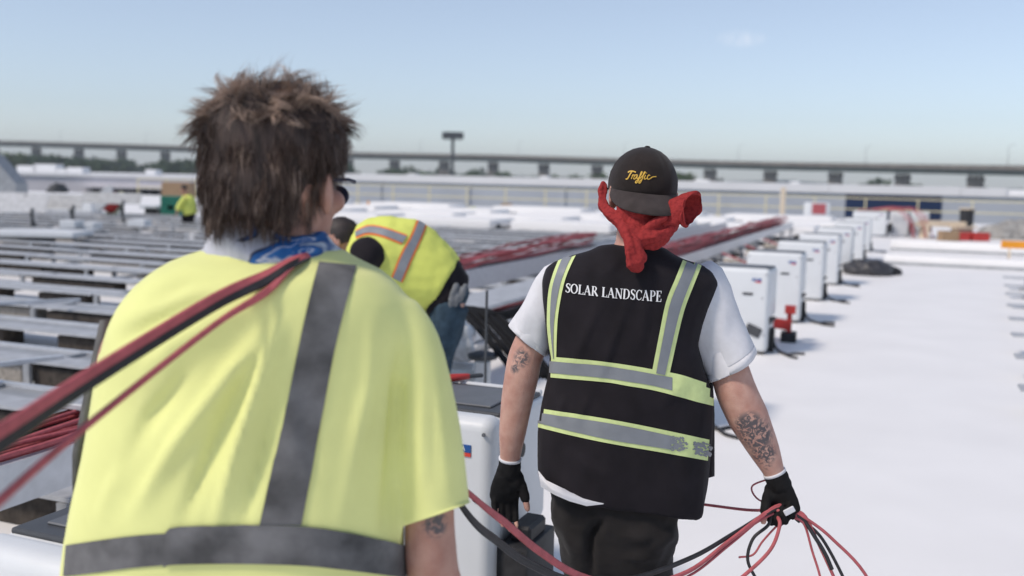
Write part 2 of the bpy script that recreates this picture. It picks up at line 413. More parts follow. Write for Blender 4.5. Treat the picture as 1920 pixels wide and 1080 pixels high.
# the roof everyone stands on
mb = MB(); MR = Matrix(((SY, CY, 0), (CY, -SY, 0), (0, 0, 1))).to_4x4()
U0, U1, V0, V1 = -14, 52, -58, 70
mb.box(((U0 + U1) / 2, (V0 + V1) / 2, ZG / 2 - .05), (U1 - U0, V1 - V0, -ZG - .1), M=MR)
structure(mb.build('building_block', M_wall))
nu, nv = 66, 64; vs = []; fs = []
for i in range(nu + 1):
    for j in range(nv + 1):
        u, v = U0 + (U1 - U0) * i / nu, V0 + (V1 - V0) * j / nv
        vs.append(tuple(W(u, v, 0.006 * noise.noise(Vector((u * .35, v * .35, 3))))))
for i in range(nu):
    for j in range(nv):
        a = i * (nv + 1) + j; fs.append((a, a + nv + 1, a + nv + 2, a + 1))
roof = MB().add(vs, fs).build('roof', M_roof, smooth=True); structure(roof)
# expansion curbs across the aisle
for px, py, h, wd in ((1700, 497, 0.20, 0.5), (1700, 470, 0.26, 0.7)):
    p = on_z(px, py); u = p.x * SY + p.y * CY
    o = MB().box((u + wd / 2, 6.2, h / 2), (wd, 13.6, h), .03, 2, M=MR).build('roof_curb', M_roof, roof, smooth='auto')
    MB().box((u - .02, 6.2, .02), (.05, 13.6, .07), .005, M=MR).build('curb_shade_strip', M_galv2, roof)  # grey strip added along the curb base, standing in for its shadow line

# the neighbouring building: roof just under eye level, grey wall, navy panel
def wall_u(): return 66.0
UW = 66.0
def v_on_wall(px, py=350):
    d = ray(px, py); du = d.x * SY + d.y * CY; dv = d.x * CY - d.y * SY
    return dv / du * UW
va, vn0, vn1, vb = v_on_wall(628), v_on_wall(1587), v_on_wall(1768), 120
zt = 1.60
t = thing('warehouse', 'long low grey warehouse with white roof edge and a navy wall section', 'building', W(UW, 20, ZG))
def part_box(name, u0, u1, v0, v1, z0, z1, mt, parent, bevel=0):
    o = MB().box(((u0 + u1) / 2, (v0 + v1) / 2, (z0 + z1) / 2), (u1 - u0, v1 - v0, z1 - z0), bevel, M=MR).build(name, mt, parent)
    if parent is not None: o.matrix_parent_inverse = Matrix.Translation(-Vector(parent.location))
    return o
part_box('wall', UW, UW + 150, va, vb, ZG, zt - .42, M_wall, t)
part_box('roof', UW + .3, UW + 149.7, va + .3, vb - .3, zt - .42, zt - .02, M_coping, t)
for v0, v1 in ((va - .1, vn0 - 1), (vn0 - 1, vn1 + 1), (vn1 + 1, v_on_wall(1888)), (v_on_wall(1888), vb)):
    hi = zt + (0.12 if v0 < 0 or v1 <= vn0 else (-.06 if v0 < vn1 else 0.1))
    part_box('coping', UW - .12, UW + .28, v0, v1 - .02, zt - .43, hi if v0 < v_on_wall(1880) else hi - .35, M_coping, t)
part_box('navy_panel', UW - .06, UW, vn0, vn1, -6, zt - .445, M_navy, t)
for k in range(9):                                       # wall piers
    v = va + 4 + k * 7.3
    if not (vn0 - .3 < v < vn1 + .3): part_box('downpipe', UW - .1, UW - .01, v, v + .12, ZG, zt - .5, M_wall, t)
for px, sz in ((760, 1.2), (1010, .8), (1300, 1.5), (1480, .9)):
    v = v_on_wall(px); part_box('roof_vent', UW + 40, UW + 41, v * 1.6, v * 1.6 + sz, zt - .02, zt + .35, M_coping, t)

# pale warehouse far to the left with a strip of loading docks
def simple_block(name, label, px0, px1, Y, z0, z1, depth, mwall, mroof, extras=()):
    a = at(px0, 330, Y); b = at(px1, 330, Y)
    t = thing(name, label, 'building', ((a.x + b.x) / 2, Y, z0))
    Mi = Matrix.Translation(-t.location)
    def pb(nm, x0, x1, y0, y1, za, zb, mt):
        o = MB().box(((x0 + x1) / 2, (y0 + y1) / 2, (za + zb) / 2), (x1 - x0, y1 - y0, zb - za)).build(nm, mt, t); o.matrix_parent_inverse = Mi; return o
    pb('wall', a.x, b.x, Y, Y + depth, z0, z1 - .5, mwall)
    pb('roof', a.x - .3, b.x + .3, Y - .3, Y + depth + .3, z1 - .5, z1, mroof)
    for nm, f0, f1, za, zb, pr, mt in extras:
        pb(nm, a.x + (b.x - a.x) * f0, a.x + (b.x - a.x) * f1, Y - pr, Y - .002, za, zb, mt)
    return t, pb, a, b
M_pale = mat('pale_cladding', (0.60, 0.58, 0.60), 0.8, scale=.3, var=.05)
M_dock = mat('dock_shadow', (0.03, 0.03, 0.035), 0.9, scale=.5)
t, pb, a, b = simple_block('far_warehouse', 'pale long warehouse far behind the roof on the left, dark dock doors below', -260, 660, 150, ZG, 0.9, 60, M_pale, M_coping,
    [('dock_door', .47 + .02 * k, .487 + .02 * k, -2.6, -1.2, .1, M_dock) for k in range(15)] + [('canopy', .455, .80, -1.2, -.9, 2.5, M_pale)])
for k, (px, wd, h) in enumerate(((60, 3, 1.0), (95, 3.5, 1.3), (150, 2.5, .9), (125, 1.5, .6), (290, 1.6, .8), (-40, 3, 1.1), (440, 3, .8))):
    c = at(px, 318, 165); pb('rooftop_unit', c.x - wd / 2, c.x + wd / 2, 163, 166, .9, .9 + h, M_coping)
simple_block('storage_shed', 'far white flat roofed shed seen under the viaduct, left of the billboard pole', 690, 800, 330, ZG, -2.4, 60, M_pale, M_coping)
simple_block('depot', 'far white flat roofed depot seen under the viaduct, right of the billboard pole', 850, 1010, 300, ZG, -1.6, 60, M_pale, M_coping)

# guard rail along the far roof edge
UR = 50.0
t = thing('guard_rail', 'pale yellow two bar guard rail along the far roof edge', 'railing', W(UR, 10, 0))
Mi = Matrix.Translation(-Vector(t.location)); first = None
for v in np.arange(-46, 62, 2.3):
    if first is None:
        o = MB().bar((0, 0, 0), (0, 0, 1.1), .055, .055).box((0, 0, .02), (.3, .3, .04)).build('post', M_yellowrail, t); first = o
    else: o = first.copy(); COL.objects.link(o)
    o.parent = t; o.location = W(UR, v, 0) - t.location; o.rotation_euler = (0, 0, -YAW)
for z in (1.08, 0.55):
    o = MB().bar(W(UR - .0, -46, z), W(UR - .0, 62, z), .05, .05).build('rail', M_yellowrail, t); o.matrix_parent_inverse = Mi

# ------------------------------------------------------------------ viaduct, billboard, trees
piers_px = [-92, -12, 68, 148, 228, 310, 394, 480, 566, 653, 740, 833, 925, 1020, 1120, 1224, 1332, 1445, 1567, 1693, 1830, 1975, 2130]
def deck_y(px):                                  # bottom line of the deck in the photo
    return float(np.interp(px, [0, 340, 670, 925, 1270, 1445, 1700, 1920, 2200], [274, 284.5, 298, 303, 314, 319, 325, 330, 337]))
deck = []
for i, px in enumerate(piers_px):
    sp = (piers_px[min(i + 1, len(piers_px) - 1)] - piers_px[max(i - 1, 0)]) / (min(i + 1, len(piers_px) - 1) - max(i - 1, 0))
    deck.append([px, F * 31 / sp])
ds = np.array([d[1] for d in deck]); 
co = np.polyfit(piers_px, ds, 2); pts = [at(px, deck_y(px), float(np.polyval(co, px))) for px in piers_px]
t = thing('viaduct', 'long grey road viaduct on concrete piers crossing the whole horizon', 'bridge', (pts[11].x, pts[11].y, ZG))
Mi = Matrix.Translation(-Vector(t.location))
mbd, mbp, mbr = MB(), MB(), MB()
for a, b in zip(pts[:-1], pts[1:]):
    e = (b - a) * .004
    mbd.bar(a - e + Vector((0, 0, 1.1)), b + e + Vector((0, 0, 1.1)), 11, 2.2)
    mbp.bar(a - e + Vector((0, 0, 2.7)), b + e + Vector((0, 0, 2.7)), 13.5, 1.0)
    d = (b - a).normalized().cross(Vector((0, 0, 1))) * 6.5
    for s in (-1, 1):
        mbr.bar(a - e + d * s + Vector((0, 0, 3.65)), b + e + d * s + Vector((0, 0, 3.65)), .4, .9)
for nm, mm, mt in (('girder', mbd, M_deck), ('deck', mbp, M_conc), ('parapet', mbr, M_conc)):
    o = mm.build(nm, mt, t); o.matrix_parent_inverse = Mi
for i, p in enumerate(pts):
    d = (pts[min(i + 1, len(pts) - 1)] - pts[max(i - 1, 0)]); ang = math.atan2(d.y, d.x)
    H = p.z - ZG - .9
    mb = MB()
    mb.box((0, 0, H - .8), (6.6, 3.2, 1.6))
    mb.box((0, 0, H - 4.4), (5.6, 2.2, 5.6))
    for s in (-1, 1):
        q = [Vector((s * 2.1 + dx, dy, H - 1.6)) for dx, dy in ((-.9, -1.3), (.9, -1.3), (.9, 1.3), (-.9, 1.3))]
        r = [Vector((s * 2.7 + dx, dy, 0)) for dx, dy in ((-1.2, -1.6), (1.2, -1.6), (1.2, 1.6), (-1.2, 1.6))]
        mb.loft([r, q])
    for s in (-2.2, 0, 2.2): mb.box((s, 0, H + .45), (.9, 1.2, .9))
    o = mb.build('pier', M_conc, t); o.location = (p.x - t.location.x, p.y - t.location.y, 0); o.rotation_euler = (0, 0, ang + .25)
# lamp posts on the deck
lamp = None
for k in range(0, len(pts) - 1, 2):
    p = (pts[k] + pts[k + 1]) / 2 + Vector((0, 5, 3.2))
    if lamp is None:
        lamp = thing('street_lamp', 'thin street lamp standing on the far viaduct', 'street lamp', p, 0, 'street lamps on the viaduct')
        MB().tube([(0, 0, 0), (0, 0, 8.5)], [.14, .08], 6).build('pole', M_galv2, lamp)
        MB().tube(spline([(0, 0, 8.5), (.3, 0, 9.1), (1.8, 0, 9.4)], 4), .06, 6).box((2.1, 0, 9.4), (.8, .3, .15)).build('lamp_arm', M_galv2, lamp)
    else: dup(lamp, p)

p = at(848, 330, 340); zc = at(848, 254, 340).z
t = thing('billboard', 'dark billboard on a single tall pole above the viaduct', 'billboard', (p.x, 340, ZG))
wb = 36 / F * 340
MB().tube([(0, 0, 0), (0, 0, zc - ZG)], .55, 10).build('pole', M_steel_dark, t)
MB().box((-.3, -.8, zc - ZG), (wb, .5, 2.3)).build('sign_face', M_steel_dark, t)
MB().box((.3, .8, zc - ZG), (wb, .5, 2.3)).build('sign_face', M_steel_dark, t)
MB().box((-.3, -1.5, zc - ZG - 1.5), (wb, .9, .15)).build('catwalk', M_steel_dark, t)

def tree_mesh(seed, H):
    rnd = random.Random(seed); tr = MB(); cr = MB()
    tr.tube([(0, 0, 0), (.1, 0, H * .3), (0, .1, H * .62)], [H * .035, H * .026, H * .01], 7)
    cl = []
    for k in range(16):
        a = rnd.uniform(0, 6.28); rr = rnd.uniform(0, .30) * H; z = H * rnd.uniform(.34, .88)
        rr *= 1.15 - abs(z / H - .55)
        c = Vector((rr * math.cos(a), rr * math.sin(a), z)); cl.append((c, H * rnd.uniform(.10, .19)))
        if k < 6: tr.tube([(0, 0, H * rnd.uniform(.25, .45)), c * .6 + Vector((0, 0, z * .3)), c], [H * .014, H * .009, H * .004], 5)
    for c, r in cl:
        for q in range(70):
            d = Vector((rnd.gauss(0, 1), rnd.gauss(0, 1), rnd.gauss(0, .8))).normalized() * r * rnd.uniform(.45, 1.08)
            s = H * rnd.uniform(.018, .045); n = Vector((rnd.gauss(0, 1), rnd.gauss(0, 1), rnd.gauss(0, 1) + .8)).normalized()
            x = n.orthogonal().normalized(); y = n.cross(x)
            cr.add([c + d + x * s, c + d + y * s * .8, c + d - x * s, c + d - y * s * .8], [(0, 1, 2, 3)])
    return tr.mesh('trunk_%d' % seed), cr.mesh('crown_%d' % seed)
tms = [tree_mesh(k, 10.0) for k in range(5)]
rnd = random.Random(3)
spots = []
for k in range(120):
    px = rnd.uniform(-60, 640) if k < 62 else rnd.uniform(640, 1980)
    Y = rnd.uniform(520, 760) if px < 660 else rnd.uniform(420, 820)
    top = np.interp(px, [-60, 60, 130, 330, 640, 900, 1050, 1270, 1340, 1450, 1600, 1640, 1980], [288, 288, 294, 306, 312, 322, 332, 330, 338, 349, 352, 346, 358]) + rnd.uniform(-4, 7)
    spots.append((px, Y, top))
spots += [(1632, 400, 338), (1640, 395, 340), (1280, 380, 325), (1266, 390, 322), (1290, 400, 331), (1100, 395, 328), (1085, 400, 333), (20, 500, 286), (330, 520, 300)]
for k, (px, Y, top) in enumerate(spots):
    p = at(px, top, Y); h = max(3.0, p.z - ZG)
    lab = ['bushy green tree in the hazy tree line beyond the viaduct', 'dark green tree in the far tree line below the viaduct deck', 'light green tree in the far tree line between viaduct piers'][k % 3]
    grp = 'trees beyond the viaduct'
    if px in (1632,): lab, grp = 'bright green round tree standing above the white coping over the navy wall', None
    t = thing('broadleaf_tree', lab, 'tree', (p.x, p.y, ZG), rnd.uniform(0, 6), grp)
    s = h / 9.6; t.scale = (s * rnd.uniform(1.2, 1.7), s * rnd.uniform(1.2, 1.7), s)
    tm = tms[k % 5]
    put('trunk', tm[0], M_bark, t); put('crown', tm[1], M_leaf[k % 3] if False else None, t)
    c = [q for q in t.children if q.name.startswith('crown')][0]
    if not tm[1].materials: tm[1].materials.append(M_leaf[(k % 5) % 3])
# far woods and hills
def hills(name, Y, prof, mt, kind):
    vs = []; fs = []
    for k in range(121):
        x = (-1 + 2 * k / 120) * Y * .8; h = prof(x / Y) + 3 * noise.noise(Vector((x * .02, Y, 0)))
        for dy, hh in ((-90, ZG - 2), (-30, ZG + (h - ZG) * .8), (40, h), (300, h * .9), (600, ZG - 2)): vs.append((x, Y + dy, hh))
    for k in range(120):
        for j in range(4): a = k * 5 + j; fs.append((a, a + 5, a + 6, a + 1))
    o = MB().add(vs, fs).build(name, mt, smooth=True); o['kind'] = kind
hills('far_woods', 1150, lambda s: -2.5 + 4 * noise.noise(Vector((s * 9, 1, 0))), M_leaf[1], 'stuff')
hills('hills', 2600, lambda s: 2 + 14 * max(0, noise.noise(Vector((s * 5 + .7, 5, 0)))) + (10 if .2 < s < .36 else 0) * (1 - abs(s - .28) / .08 if abs(s - .28) < .08 else 0), M_hill, 'structure')

# haze over the far land
hz = MB().box((0, 1450, 22.5), (6600, 4000, 73)).build('haze', None); hz['kind'] = 'stuff'
HM_ = bpy.data.materials.new('haze_air'); HM_.use_nodes = True; t_ = HM_.node_tree; t_.nodes.clear()
o_ = N(t_, 'ShaderNodeOutputMaterial'); v_ = N(t_, 'ShaderNodeVolumePrincipled')
v_.inputs['Color'].default_value = (0.86, 0.91, 0.96, 1); v_.inputs['Density'].default_value = 0.00030; v_.inputs['Anisotropy'].default_value = 0.3
t_.links.new(v_.outputs[0], o_.inputs['Volume']); hz.data.materials.append(HM_)
# ------------------------------------------------------------------ solar racking
SEG = 2.4
def strip_mesh(name, prof, mt):
    me = MB().loft([[Vector((u, v, z)) for u, z in prof] for v in (0, SEG - .02)], True).mesh(name); me.materials.append(mt); return me
me_plate = strip_mesh('deflector_panel', [(.0, .168), (.30, .164), (.30, .160), (.0, .164)], M_galv2)
me_flange = strip_mesh('front_flange', [(-.26, .188), (-.258, .208), (-.02, .205), (.0, .186), (.0, .180), (-.02, .197), (-.25, .200), (-.252, .188)], M_galv)
me_lip = strip_mesh('top_rail', [(.30, .158), (.30, .186), (.345, .186), (.345, .158)], M_alu)
me_leg = MB().bar((.28, 0, 0), (.28, 0, .159), .05, .06, (1, 0, 0)).bar((-.262, 0, .0), (-.262, 0, .185), .06, .03, (1, 0, 0)).bar((-.2, 0, .02), (.85, 0, .02), .09, .03).box((.12, 0, .176), (.34, .05, .022)).mesh('support_leg'); me_leg.materials.append(M_galv2)
me_leg2 = MB().bar((-.13, 0, 0), (-.13, 0, .19), .05, .05, (1, 0, 0)).box((-.13, 0, .012), (.2, .2, .024)).mesh('support_post'); me_leg2.materials.append(M_galv2)
me_blk = MB().box((0, 0, .08), (.24, .74, .16), .008).mesh('ballast_block'); me_blk.materials.append(M_ballast)
me_blk2 = me_blk.copy(); me_blk2.materials.clear(); me_blk2.materials.append(mat('shaded_ballast', (.05, .042, .035), .9, scale=20, var=.4))  # ballast blocks darkened, shade of the rack gaps put into their colour
ROWZ = Matrix(((SY, CY, 0, 0), (CY, -SY, 0, 0), (0, 0, 1, 0), (0, 0, 0, 1)))    # (u,v,z) -> world
def frame_thing(name, label, cat, u, v, group=None):
    o = bpy.data.objects.new(name, None); COL.objects.link(o); o.empty_display_size = .1
    o.matrix_world = Matrix.Translation(W(u, v, 0)) @ ROWZ
    return tag(o, label, cat, group)
rnd = random.Random(11)
def rack_row(u, v0, v1, label, group, blocks=True):
    n = max(1, round((v1 - v0) / SEG))
    t = frame_thing('mounting_rack', label, 'solar rack', u, v0, group)
    for k in range(n):
        for me, nm in (((me_plate, 'deflector_panel'), (me_flange, 'front_flange'), (me_lip, 'top_rail')) if blocks else ((me_flange, 'front_flange'),)):
            o = put(nm, me, None, t); o.location = (rnd.uniform(-.015, .015), k * SEG, rnd.uniform(-.008, .008)); o.rotation_euler = (0, 0, rnd.uniform(-.004, .004))
        o = put('support_leg', me_leg if blocks else me_leg2, None, t); o.location = (0, k * SEG + (.05 if blocks else .35), 0)
        if blocks and rnd.random() < .9:
            for q in range(rnd.choice((2, 2, 3))):
                o = put('ballast_block', me_blk if rnd.random() < .25 else me_blk2, None, t); o.location = (-.10 + rnd.uniform(-.03, .03), k * SEG + (.5, 1.25, 1.95)[(q + k) % 3] + rnd.uniform(-.1, .1), .002)
    o = put('support_leg', me_leg if blocks else me_leg2, None, t); o.location = (0, n * SEG - .05, 0)
    return t
ORD = 'nearest second third fourth fifth sixth seventh eighth ninth tenth eleventh twelfth thirteenth fourteenth fifteenth sixteenth seventeenth eighteenth nineteenth twentieth'.split()
us = list(np.arange(2.35, 26.5, 1.12))
for i, u in enumerate(us):
    vr = -3.35 if u < 5 else (-3.75 if u < 8 else -4.0)
    if i == 0: vr = -2.6
    L_ = min(34, 9 + u * 1.25)
    n = round(L_ / SEG)
    rack_row(u, vr - n * SEG, vr, ('%s grey metal solar rack row counted from behind the front cable tray' % (ORD[i - 1] if i - 1 < len(ORD) else 'farthest')) if i > 1 else
             ['nearest grey solar rack row, passing under the front cable tray', 'grey solar rack row just behind the front cable tray'][i], 'rack rows left of the aisle')
ORD = 'nearest second third fourth fifth sixth seventh eighth ninth tenth eleventh twelfth thirteenth fourteenth fifteenth sixteenth seventeenth eighteenth nineteenth twentieth'.split()
for i, u in enumerate(8.3 + 1.45 * np.arange(8)):
    v0 = .78 + .087 * i
    rack_row(u, v0, v0 + SEG * 4, ('nearest' if i == 0 else ORD[i] + ' nearest') + ' grey solar rack row at the right edge of the white aisle', 'rack rows right of the aisle', False)
# loose diagonal rails lying over the near rows
for k, (a, b, lab) in enumerate((((0, 683, 6.7), (118, 669, 7.0), 'pale loose rail laid across the rack rows, nearer of two'), ((-60, 572, 9.6), (150, 562, 10.2), 'pale loose rail laid across the rack rows, farther of two'))):
    p, q = at(*a), at(*b); d = (p - q); p = p + d * .6
    tag(MB().bar(p, q, .05, .03).build('loose_rail', M_alu), lab, 'rail')

# ------------------------------------------------------------------ cable trays
def cable_tray(u0, u1, v, zt, label, wdt=.42, h=.15):
    t = frame_thing('cable_tray', label, 'cable tray', u0, v)
    Ln = u1 - u0
    for s in (0, wdt):
        mb = MB().box((Ln / 2, -s, zt - h / 2), (Ln, .012, h))
        mb.box((Ln / 2, -s + (-.014 if s else -.014) * (1 if s == 0 else -1), zt + .004), (Ln, .04, .008)).box((Ln / 2, -s - .012 * (1 if s == 0 else -1), zt - h - .004), (Ln, .036, .008))
        mb.build('side_rail', M_alu, t)
    me = MB().bar((0, 0, zt - h + .02), (0, -wdt, zt - h + .02), .03, .025).mesh('rung'); me.materials.append(M_galv2)
    n = min(90, int(Ln / .3))
    for k in range(n): put('rung', me, None, t, loc=((k + .5) * Ln / n, 0, 0))
    ml = MB().bar((0, .01, 0), (0, .01, zt - h - .008), .05, .05, (1, 0, 0)).bar((0, -wdt - .01, 0), (0, -wdt - .01, zt - h - .008), .05, .05, (1, 0, 0)).bar((0, .1, zt - h - .03), (0, -wdt - .1, zt - h - .03), .05, .04).mesh('tray_leg')
    ml.materials.append(M_galv2)
    mf = MB().box((0, 0, .05), (.18, .28, .1), .01).box((0, -wdt, .05), (.18, .28, .1), .01).mesh('rubber_foot'); mf.materials.append(M_rubber)
    k = .6
    while k < Ln:
        o = put('tray_leg', ml, None, t, loc=(k, 0, 0.0)); f = put('rubber_foot', mf, None, o); k += 2.3
    return t, Ln
rnd = random.Random(5)
def tray_cables(u0, u1, v, z, wdt, nred, nblk, tagpre, start=0.0):
    """cables lying in a tray: each is a thing"""
    for k in range(nred + nblk):
        red = k >= nblk
        lay = rnd.uniform(-.03, .085) + (.02 if red else 0)
        c = wdt * (0.08 + .84 * rnd.random()); pts = []
        for u in np.arange(u0 + start, u1, .7):
            c = min(wdt - .03, max(.03, c + rnd.gauss(0, .03)))
            pts.append(W(u + rnd.uniform(-.1, .1), v - c, z + lay + (max(0, lay) * min(1.3, max(0, (u - 9.5) * .3))) + rnd.gauss(0, .012)))
        o = MB().tube(spline(pts, 3), rnd.choice((.008, .010, .012)), 6).build('red_cable' if red else 'black_cable', M_red if red else M_black, smooth=True)
        tag(o, ('red cable' if red else 'black cable') + ' lying lengthwise in ' + tagpre, 'cable', ('red' if red else 'black') + ' cables in ' + tagpre)
tB, LB = cable_tray(-1.0, 30, -3.0, .55, 'front cable tray full of red cables, running beside the white inverters')
tB.matrix_world = Matrix.Translation(W(-1.0, -3.02, 0)) @ Matrix.Rotation(R(.6), 4, 'Z') @ ROWZ
_old_W = W
def Wb(u, v, z):                                    # tray B is turned half a degree
    p = _old_W(u, v, z); q = _old_W(-1.0, -3.02, 0); return q + Matrix.Rotation(R(.6), 3, 'Z') @ (p - q)
W = Wb
tray_cables(-.9, 29.8, -3.02, .485, .42, 34, 9, 'the front cable tray')
W = _old_W
o = MB().box((7.4, -.21, .625), (6.4, .47, .03), .006).build('tray_cover', M_galv, tB)
tA, LA = cable_tray(9.2, 26, -4.55, .62, 'rear cable tray with a heap of red cables, left of the worker in black', h=.20)
tray_cables(9.3, 15.0, -4.55, .60, .42, 15, 3, 'the rear cable tray')

# ------------------------------------------------------------------ inverters
def text_mesh(body, size):
    c = bpy.data.curves.new('txt', 'FONT'); c.body = body; c.size = size; c.extrude = .0006; c.align_x = 'CENTER'; c.align_y = 'CENTER'
    c.resolution_u = 3; o = bpy.data.objects.new('txt', c); COL.objects.link(o)
    dg = bpy.context.evaluated_depsgraph_get(); dg.update(); me = bpy.data.meshes.new_from_object(o.evaluated_get(dg)); bpy.data.objects.remove(o); return me
IW, ID, IH = .66, .56, .88
def make_inverter():
    """local x = u (away from the viewer), y = v (to the right), origin at the near right foot"""
    t = frame_thing('inverter', 'x', 'inverter', 0, 0, 'row of white inverters')
    yc = -IW / 2
    # upper housing: tall front shell, stepped rear shell
    MB().box((.06, yc, .475), (.12, IW, .81), .045, 5).build('front_shell', M_white, t, smooth='auto')
    MB().box((.33, yc, .622), (.46, IW - .015, .485), .03, 3).build('rear_shell', M_white, t, smooth='auto')
    MB().box((.34, yc, .20), (.42, IW - .04, .25), .015, 2).build('lower_cabinet', M_white, t, smooth='auto')
    MB().box((.31, yc, .352), (.38, IW + .02, .032), .004).build('vent_slot', M_rubber, t)
    # lid
    l = MB().box((.325, yc, .868), (.40, IW - .05, .02), .008, 2).build('lid', M_lid, t)
    MB().box((.325, yc, .881), (.29, IW - .17, .008), .003).build('display_cover', M_lid2, l)
    MB().box((.548, yc, .868), (.025, IW - .06, .03), .01, 2).build('rear_rim', M_white, t, smooth='auto')
    # front marks
    lg = MB().box((-.002, -.12, .775), (.004, .085, .026)).build('logo_plate', M_blue, t)
    MB().box((-.002, -.105, .754), (.004, .055, .013)).build('logo_bar', M_logored, lg)
    me = text_mesh('SMA', .024); me.materials.append(M_print)
    o = put('logo_letters', me, None, lg); o.matrix_local = Matrix(((0, 0, -1, -.0048), (1, 0, 0, -.12), (0, 1, 0, .775), (0, 0, 0, 1)))
    MB().box((-.003, -.20, .635), (.012, .10, .022), .004).build('handle_slot', M_rubber, t)
    for y, z in ((-.03, .83), (-.63, .83), (-.03, .24), (-.63, .24), (-.06, .60)):
        MB().tube([(-.001, y, z), (-.006, y, z)], .007, 8).build('screw', M_lid2, t)
    # feet
    for y in (-.06, -IW + .06):
        MB().box((.12, y, .065), (.14, .06, .04), .01).box((.30, y, .058), (.54, .07, .024), .008).build('foot', M_rubber, t)
    MB().box((.25, .012, .16), (.06, .05, .26), .012).build('junction_box', M_rubber, t)
    return t
proto = make_inverter()
def extras(t):
    for z in (.60, .745): MB().tube([(.17, -.004, z), (.17, .025, z)], .018, 12).tube([(.17, .02, z), (.17, .045, z)], .026, 12).build('cable_gland', M_rubber, t, smooth='auto')
    MB().box((.20, .055, .30), (.28, .12, .26), .012, 2).box((.20, .06, .455), (.16, .08, .06), .01).build('connector_block', M_rubber, t, smooth='auto')
def plate(t):
    MB().box((0, 0, 0), (.02, .15, .10), .008, M=Matrix.Translation((-.006, -.13, .28)) @ Matrix.Rotation(R(-22), 4, 'X')).build('type_plate', M_lid, t)
inv = [(3.02, -1.28, 'white inverter box nearest in the row, behind the elbow of the man in lime'),
       (1.58, -1.36, 'white inverter with grey lid at the bottom left corner, in front of the cable tray'),
       (6.45, -1.32, 'white inverter hidden behind the man in the black vest'),
       (9.72, -1.27, 'white inverter just right of the black vest shoulder, largest fully shown of the row'),
       (12.2, -1.22, 'white inverter directly behind the one at the black vest shoulder'),
       (14.7, -1.18, 'third white inverter beyond the black vest shoulder, counted away from the viewer'),
       (17.2, -1.15, 'fourth white inverter beyond the black vest shoulder, counted away from the viewer'),
       (20.0, -1.10, 'fifth white inverter beyond the black vest shoulder, beside the dark cable heap'),
       (23.3, -1.05, 'sixth white inverter beyond the black vest shoulder, near the far end of the row'),
       (26.6, -1.05, 'last small white inverter at the far end of the receding row')]
for k, (u, v, lab) in enumerate(inv):
    M_ = Matrix.Translation(W(u, v, -.045)) @ Matrix.Rotation(R(random.uniform(-1.2, 1.2)), 4, 'Z') @ ROWZ
    if k == 0: proto.matrix_world = M_; proto['label'] = lab; continue
    o = dup(proto, (0, 0, 0), None, lab); o.matrix_world = M_
    if k == 3: plate(o)
    if k == 1: o.matrix_world = M_ @ Matrix.Diagonal((1, 1, .94, 1))
extras(proto)
# the three at the far end with red cables draped over
for k, (px, lab) in enumerate(((1611, 'white inverter box at the far end, left of the red draped ones, larger looking'), (1668, 'white inverter box under draped red cables at the far end, left one'), (1706, 'white inverter box under draped red cables at the far end, beside the timber'))):
    p = on_z(px, 443); o = dup(proto, (0, 0, 0), None, lab, 'inverters at the far end')
    o.matrix_world = Matrix.Translation(p + W(0, IW * (1.25 if k == 0 else .85))) @ ROWZ @ Matrix.Diagonal((1, (1.6 if k == 0 else .9), .94, 1))
rnd = random.Random(9)
for k in range(6):
    px = 1652 + rnd.choice((0, 34, 62)) + rnd.uniform(-7, 12)
    p = on_z(px, 446); top = 0.86 + rnd.uniform(0, .08)
    pts = [p + Vector((-.7 - rnd.uniform(0, .6), .5, top - .02)), p + Vector((-.25, .1, top + .06)), p + Vector((.0, -.1, top - .05)), p + Vector((.22, -.25, .5)), p + Vector((.25 + rnd.uniform(-.1, .15), -.3, .02))]
    tag(MB().tube(spline(pts, 5), .015, 5).build('red_cable', M_red, smooth=True), 'red cable draped over the white inverters at the far end', 'cable', 'red cables over the far inverters')
# trailing black leads at the feet of the row
rnd = random.Random(4)
for k, (u, v, lab) in enumerate(inv):
    if k == 1: continue
    for q in range(2):
        z = .012; a = rnd.uniform(.3, .7)
        pts = [(u + .25, v + .02, .14), (u + .23, v + .07, .04), (u + .12, v + .13 + a * .1, z), (u - .0 + q * .2, v + .18 + a * .15, z), (u - .05 + q * .28, v + .2 + a * .3, z)]
        o = MB().tube(spline([W(*p) for p in pts], 5), .014, 6).build('black_lead', M_black, smooth=True)
        tag(o, 'short black lead curling on the white roof at an inverter foot', 'cable', 'black leads at the inverter feet')
# support pads, conduits between tray and inverters
rnd = random.Random(21)
for k in range(8):
    u = 8.2 + k * 2.35
    o = MB().box((u, -2.72, .09), (.26, .22, .18), .02, M=MR).build('rubber_support', M_rubber); tag(o, 'black rubber support block on the roof between cable tray and inverters', 'support block', 'rubber supports along the tray')
M_tan = mat('tan_conduit', (0.48, 0.43, 0.36), .6, scale=5, var=.1)
for k in range(6):
    u = 9.6 + k * 2.4
    o = MB().tube(spline([W(u, -2.95, .34), W(u + .3, -2.6, .30), W(u + .8, -2.2, .14), W(u + 1.1, -1.75, .2)], 4), .05, 8).build('conduit', M_tan, smooth=True)
    tag(o, 'tan flexible conduit running from the cable tray to an inverter', 'conduit', 'tan conduits')
    o = MB().tube(spline([W(u - .3, -2.95, .5), W(u - .2, -2.55, .34), W(u + .2, -2.3, .1), W(u + .3, -1.8, .12)], 4), .014, 6).build('red_cable', M_red, smooth=True)
    tag(o, 'red cable dropping from the front cable tray towards an inverter', 'cable', 'red drop cables')

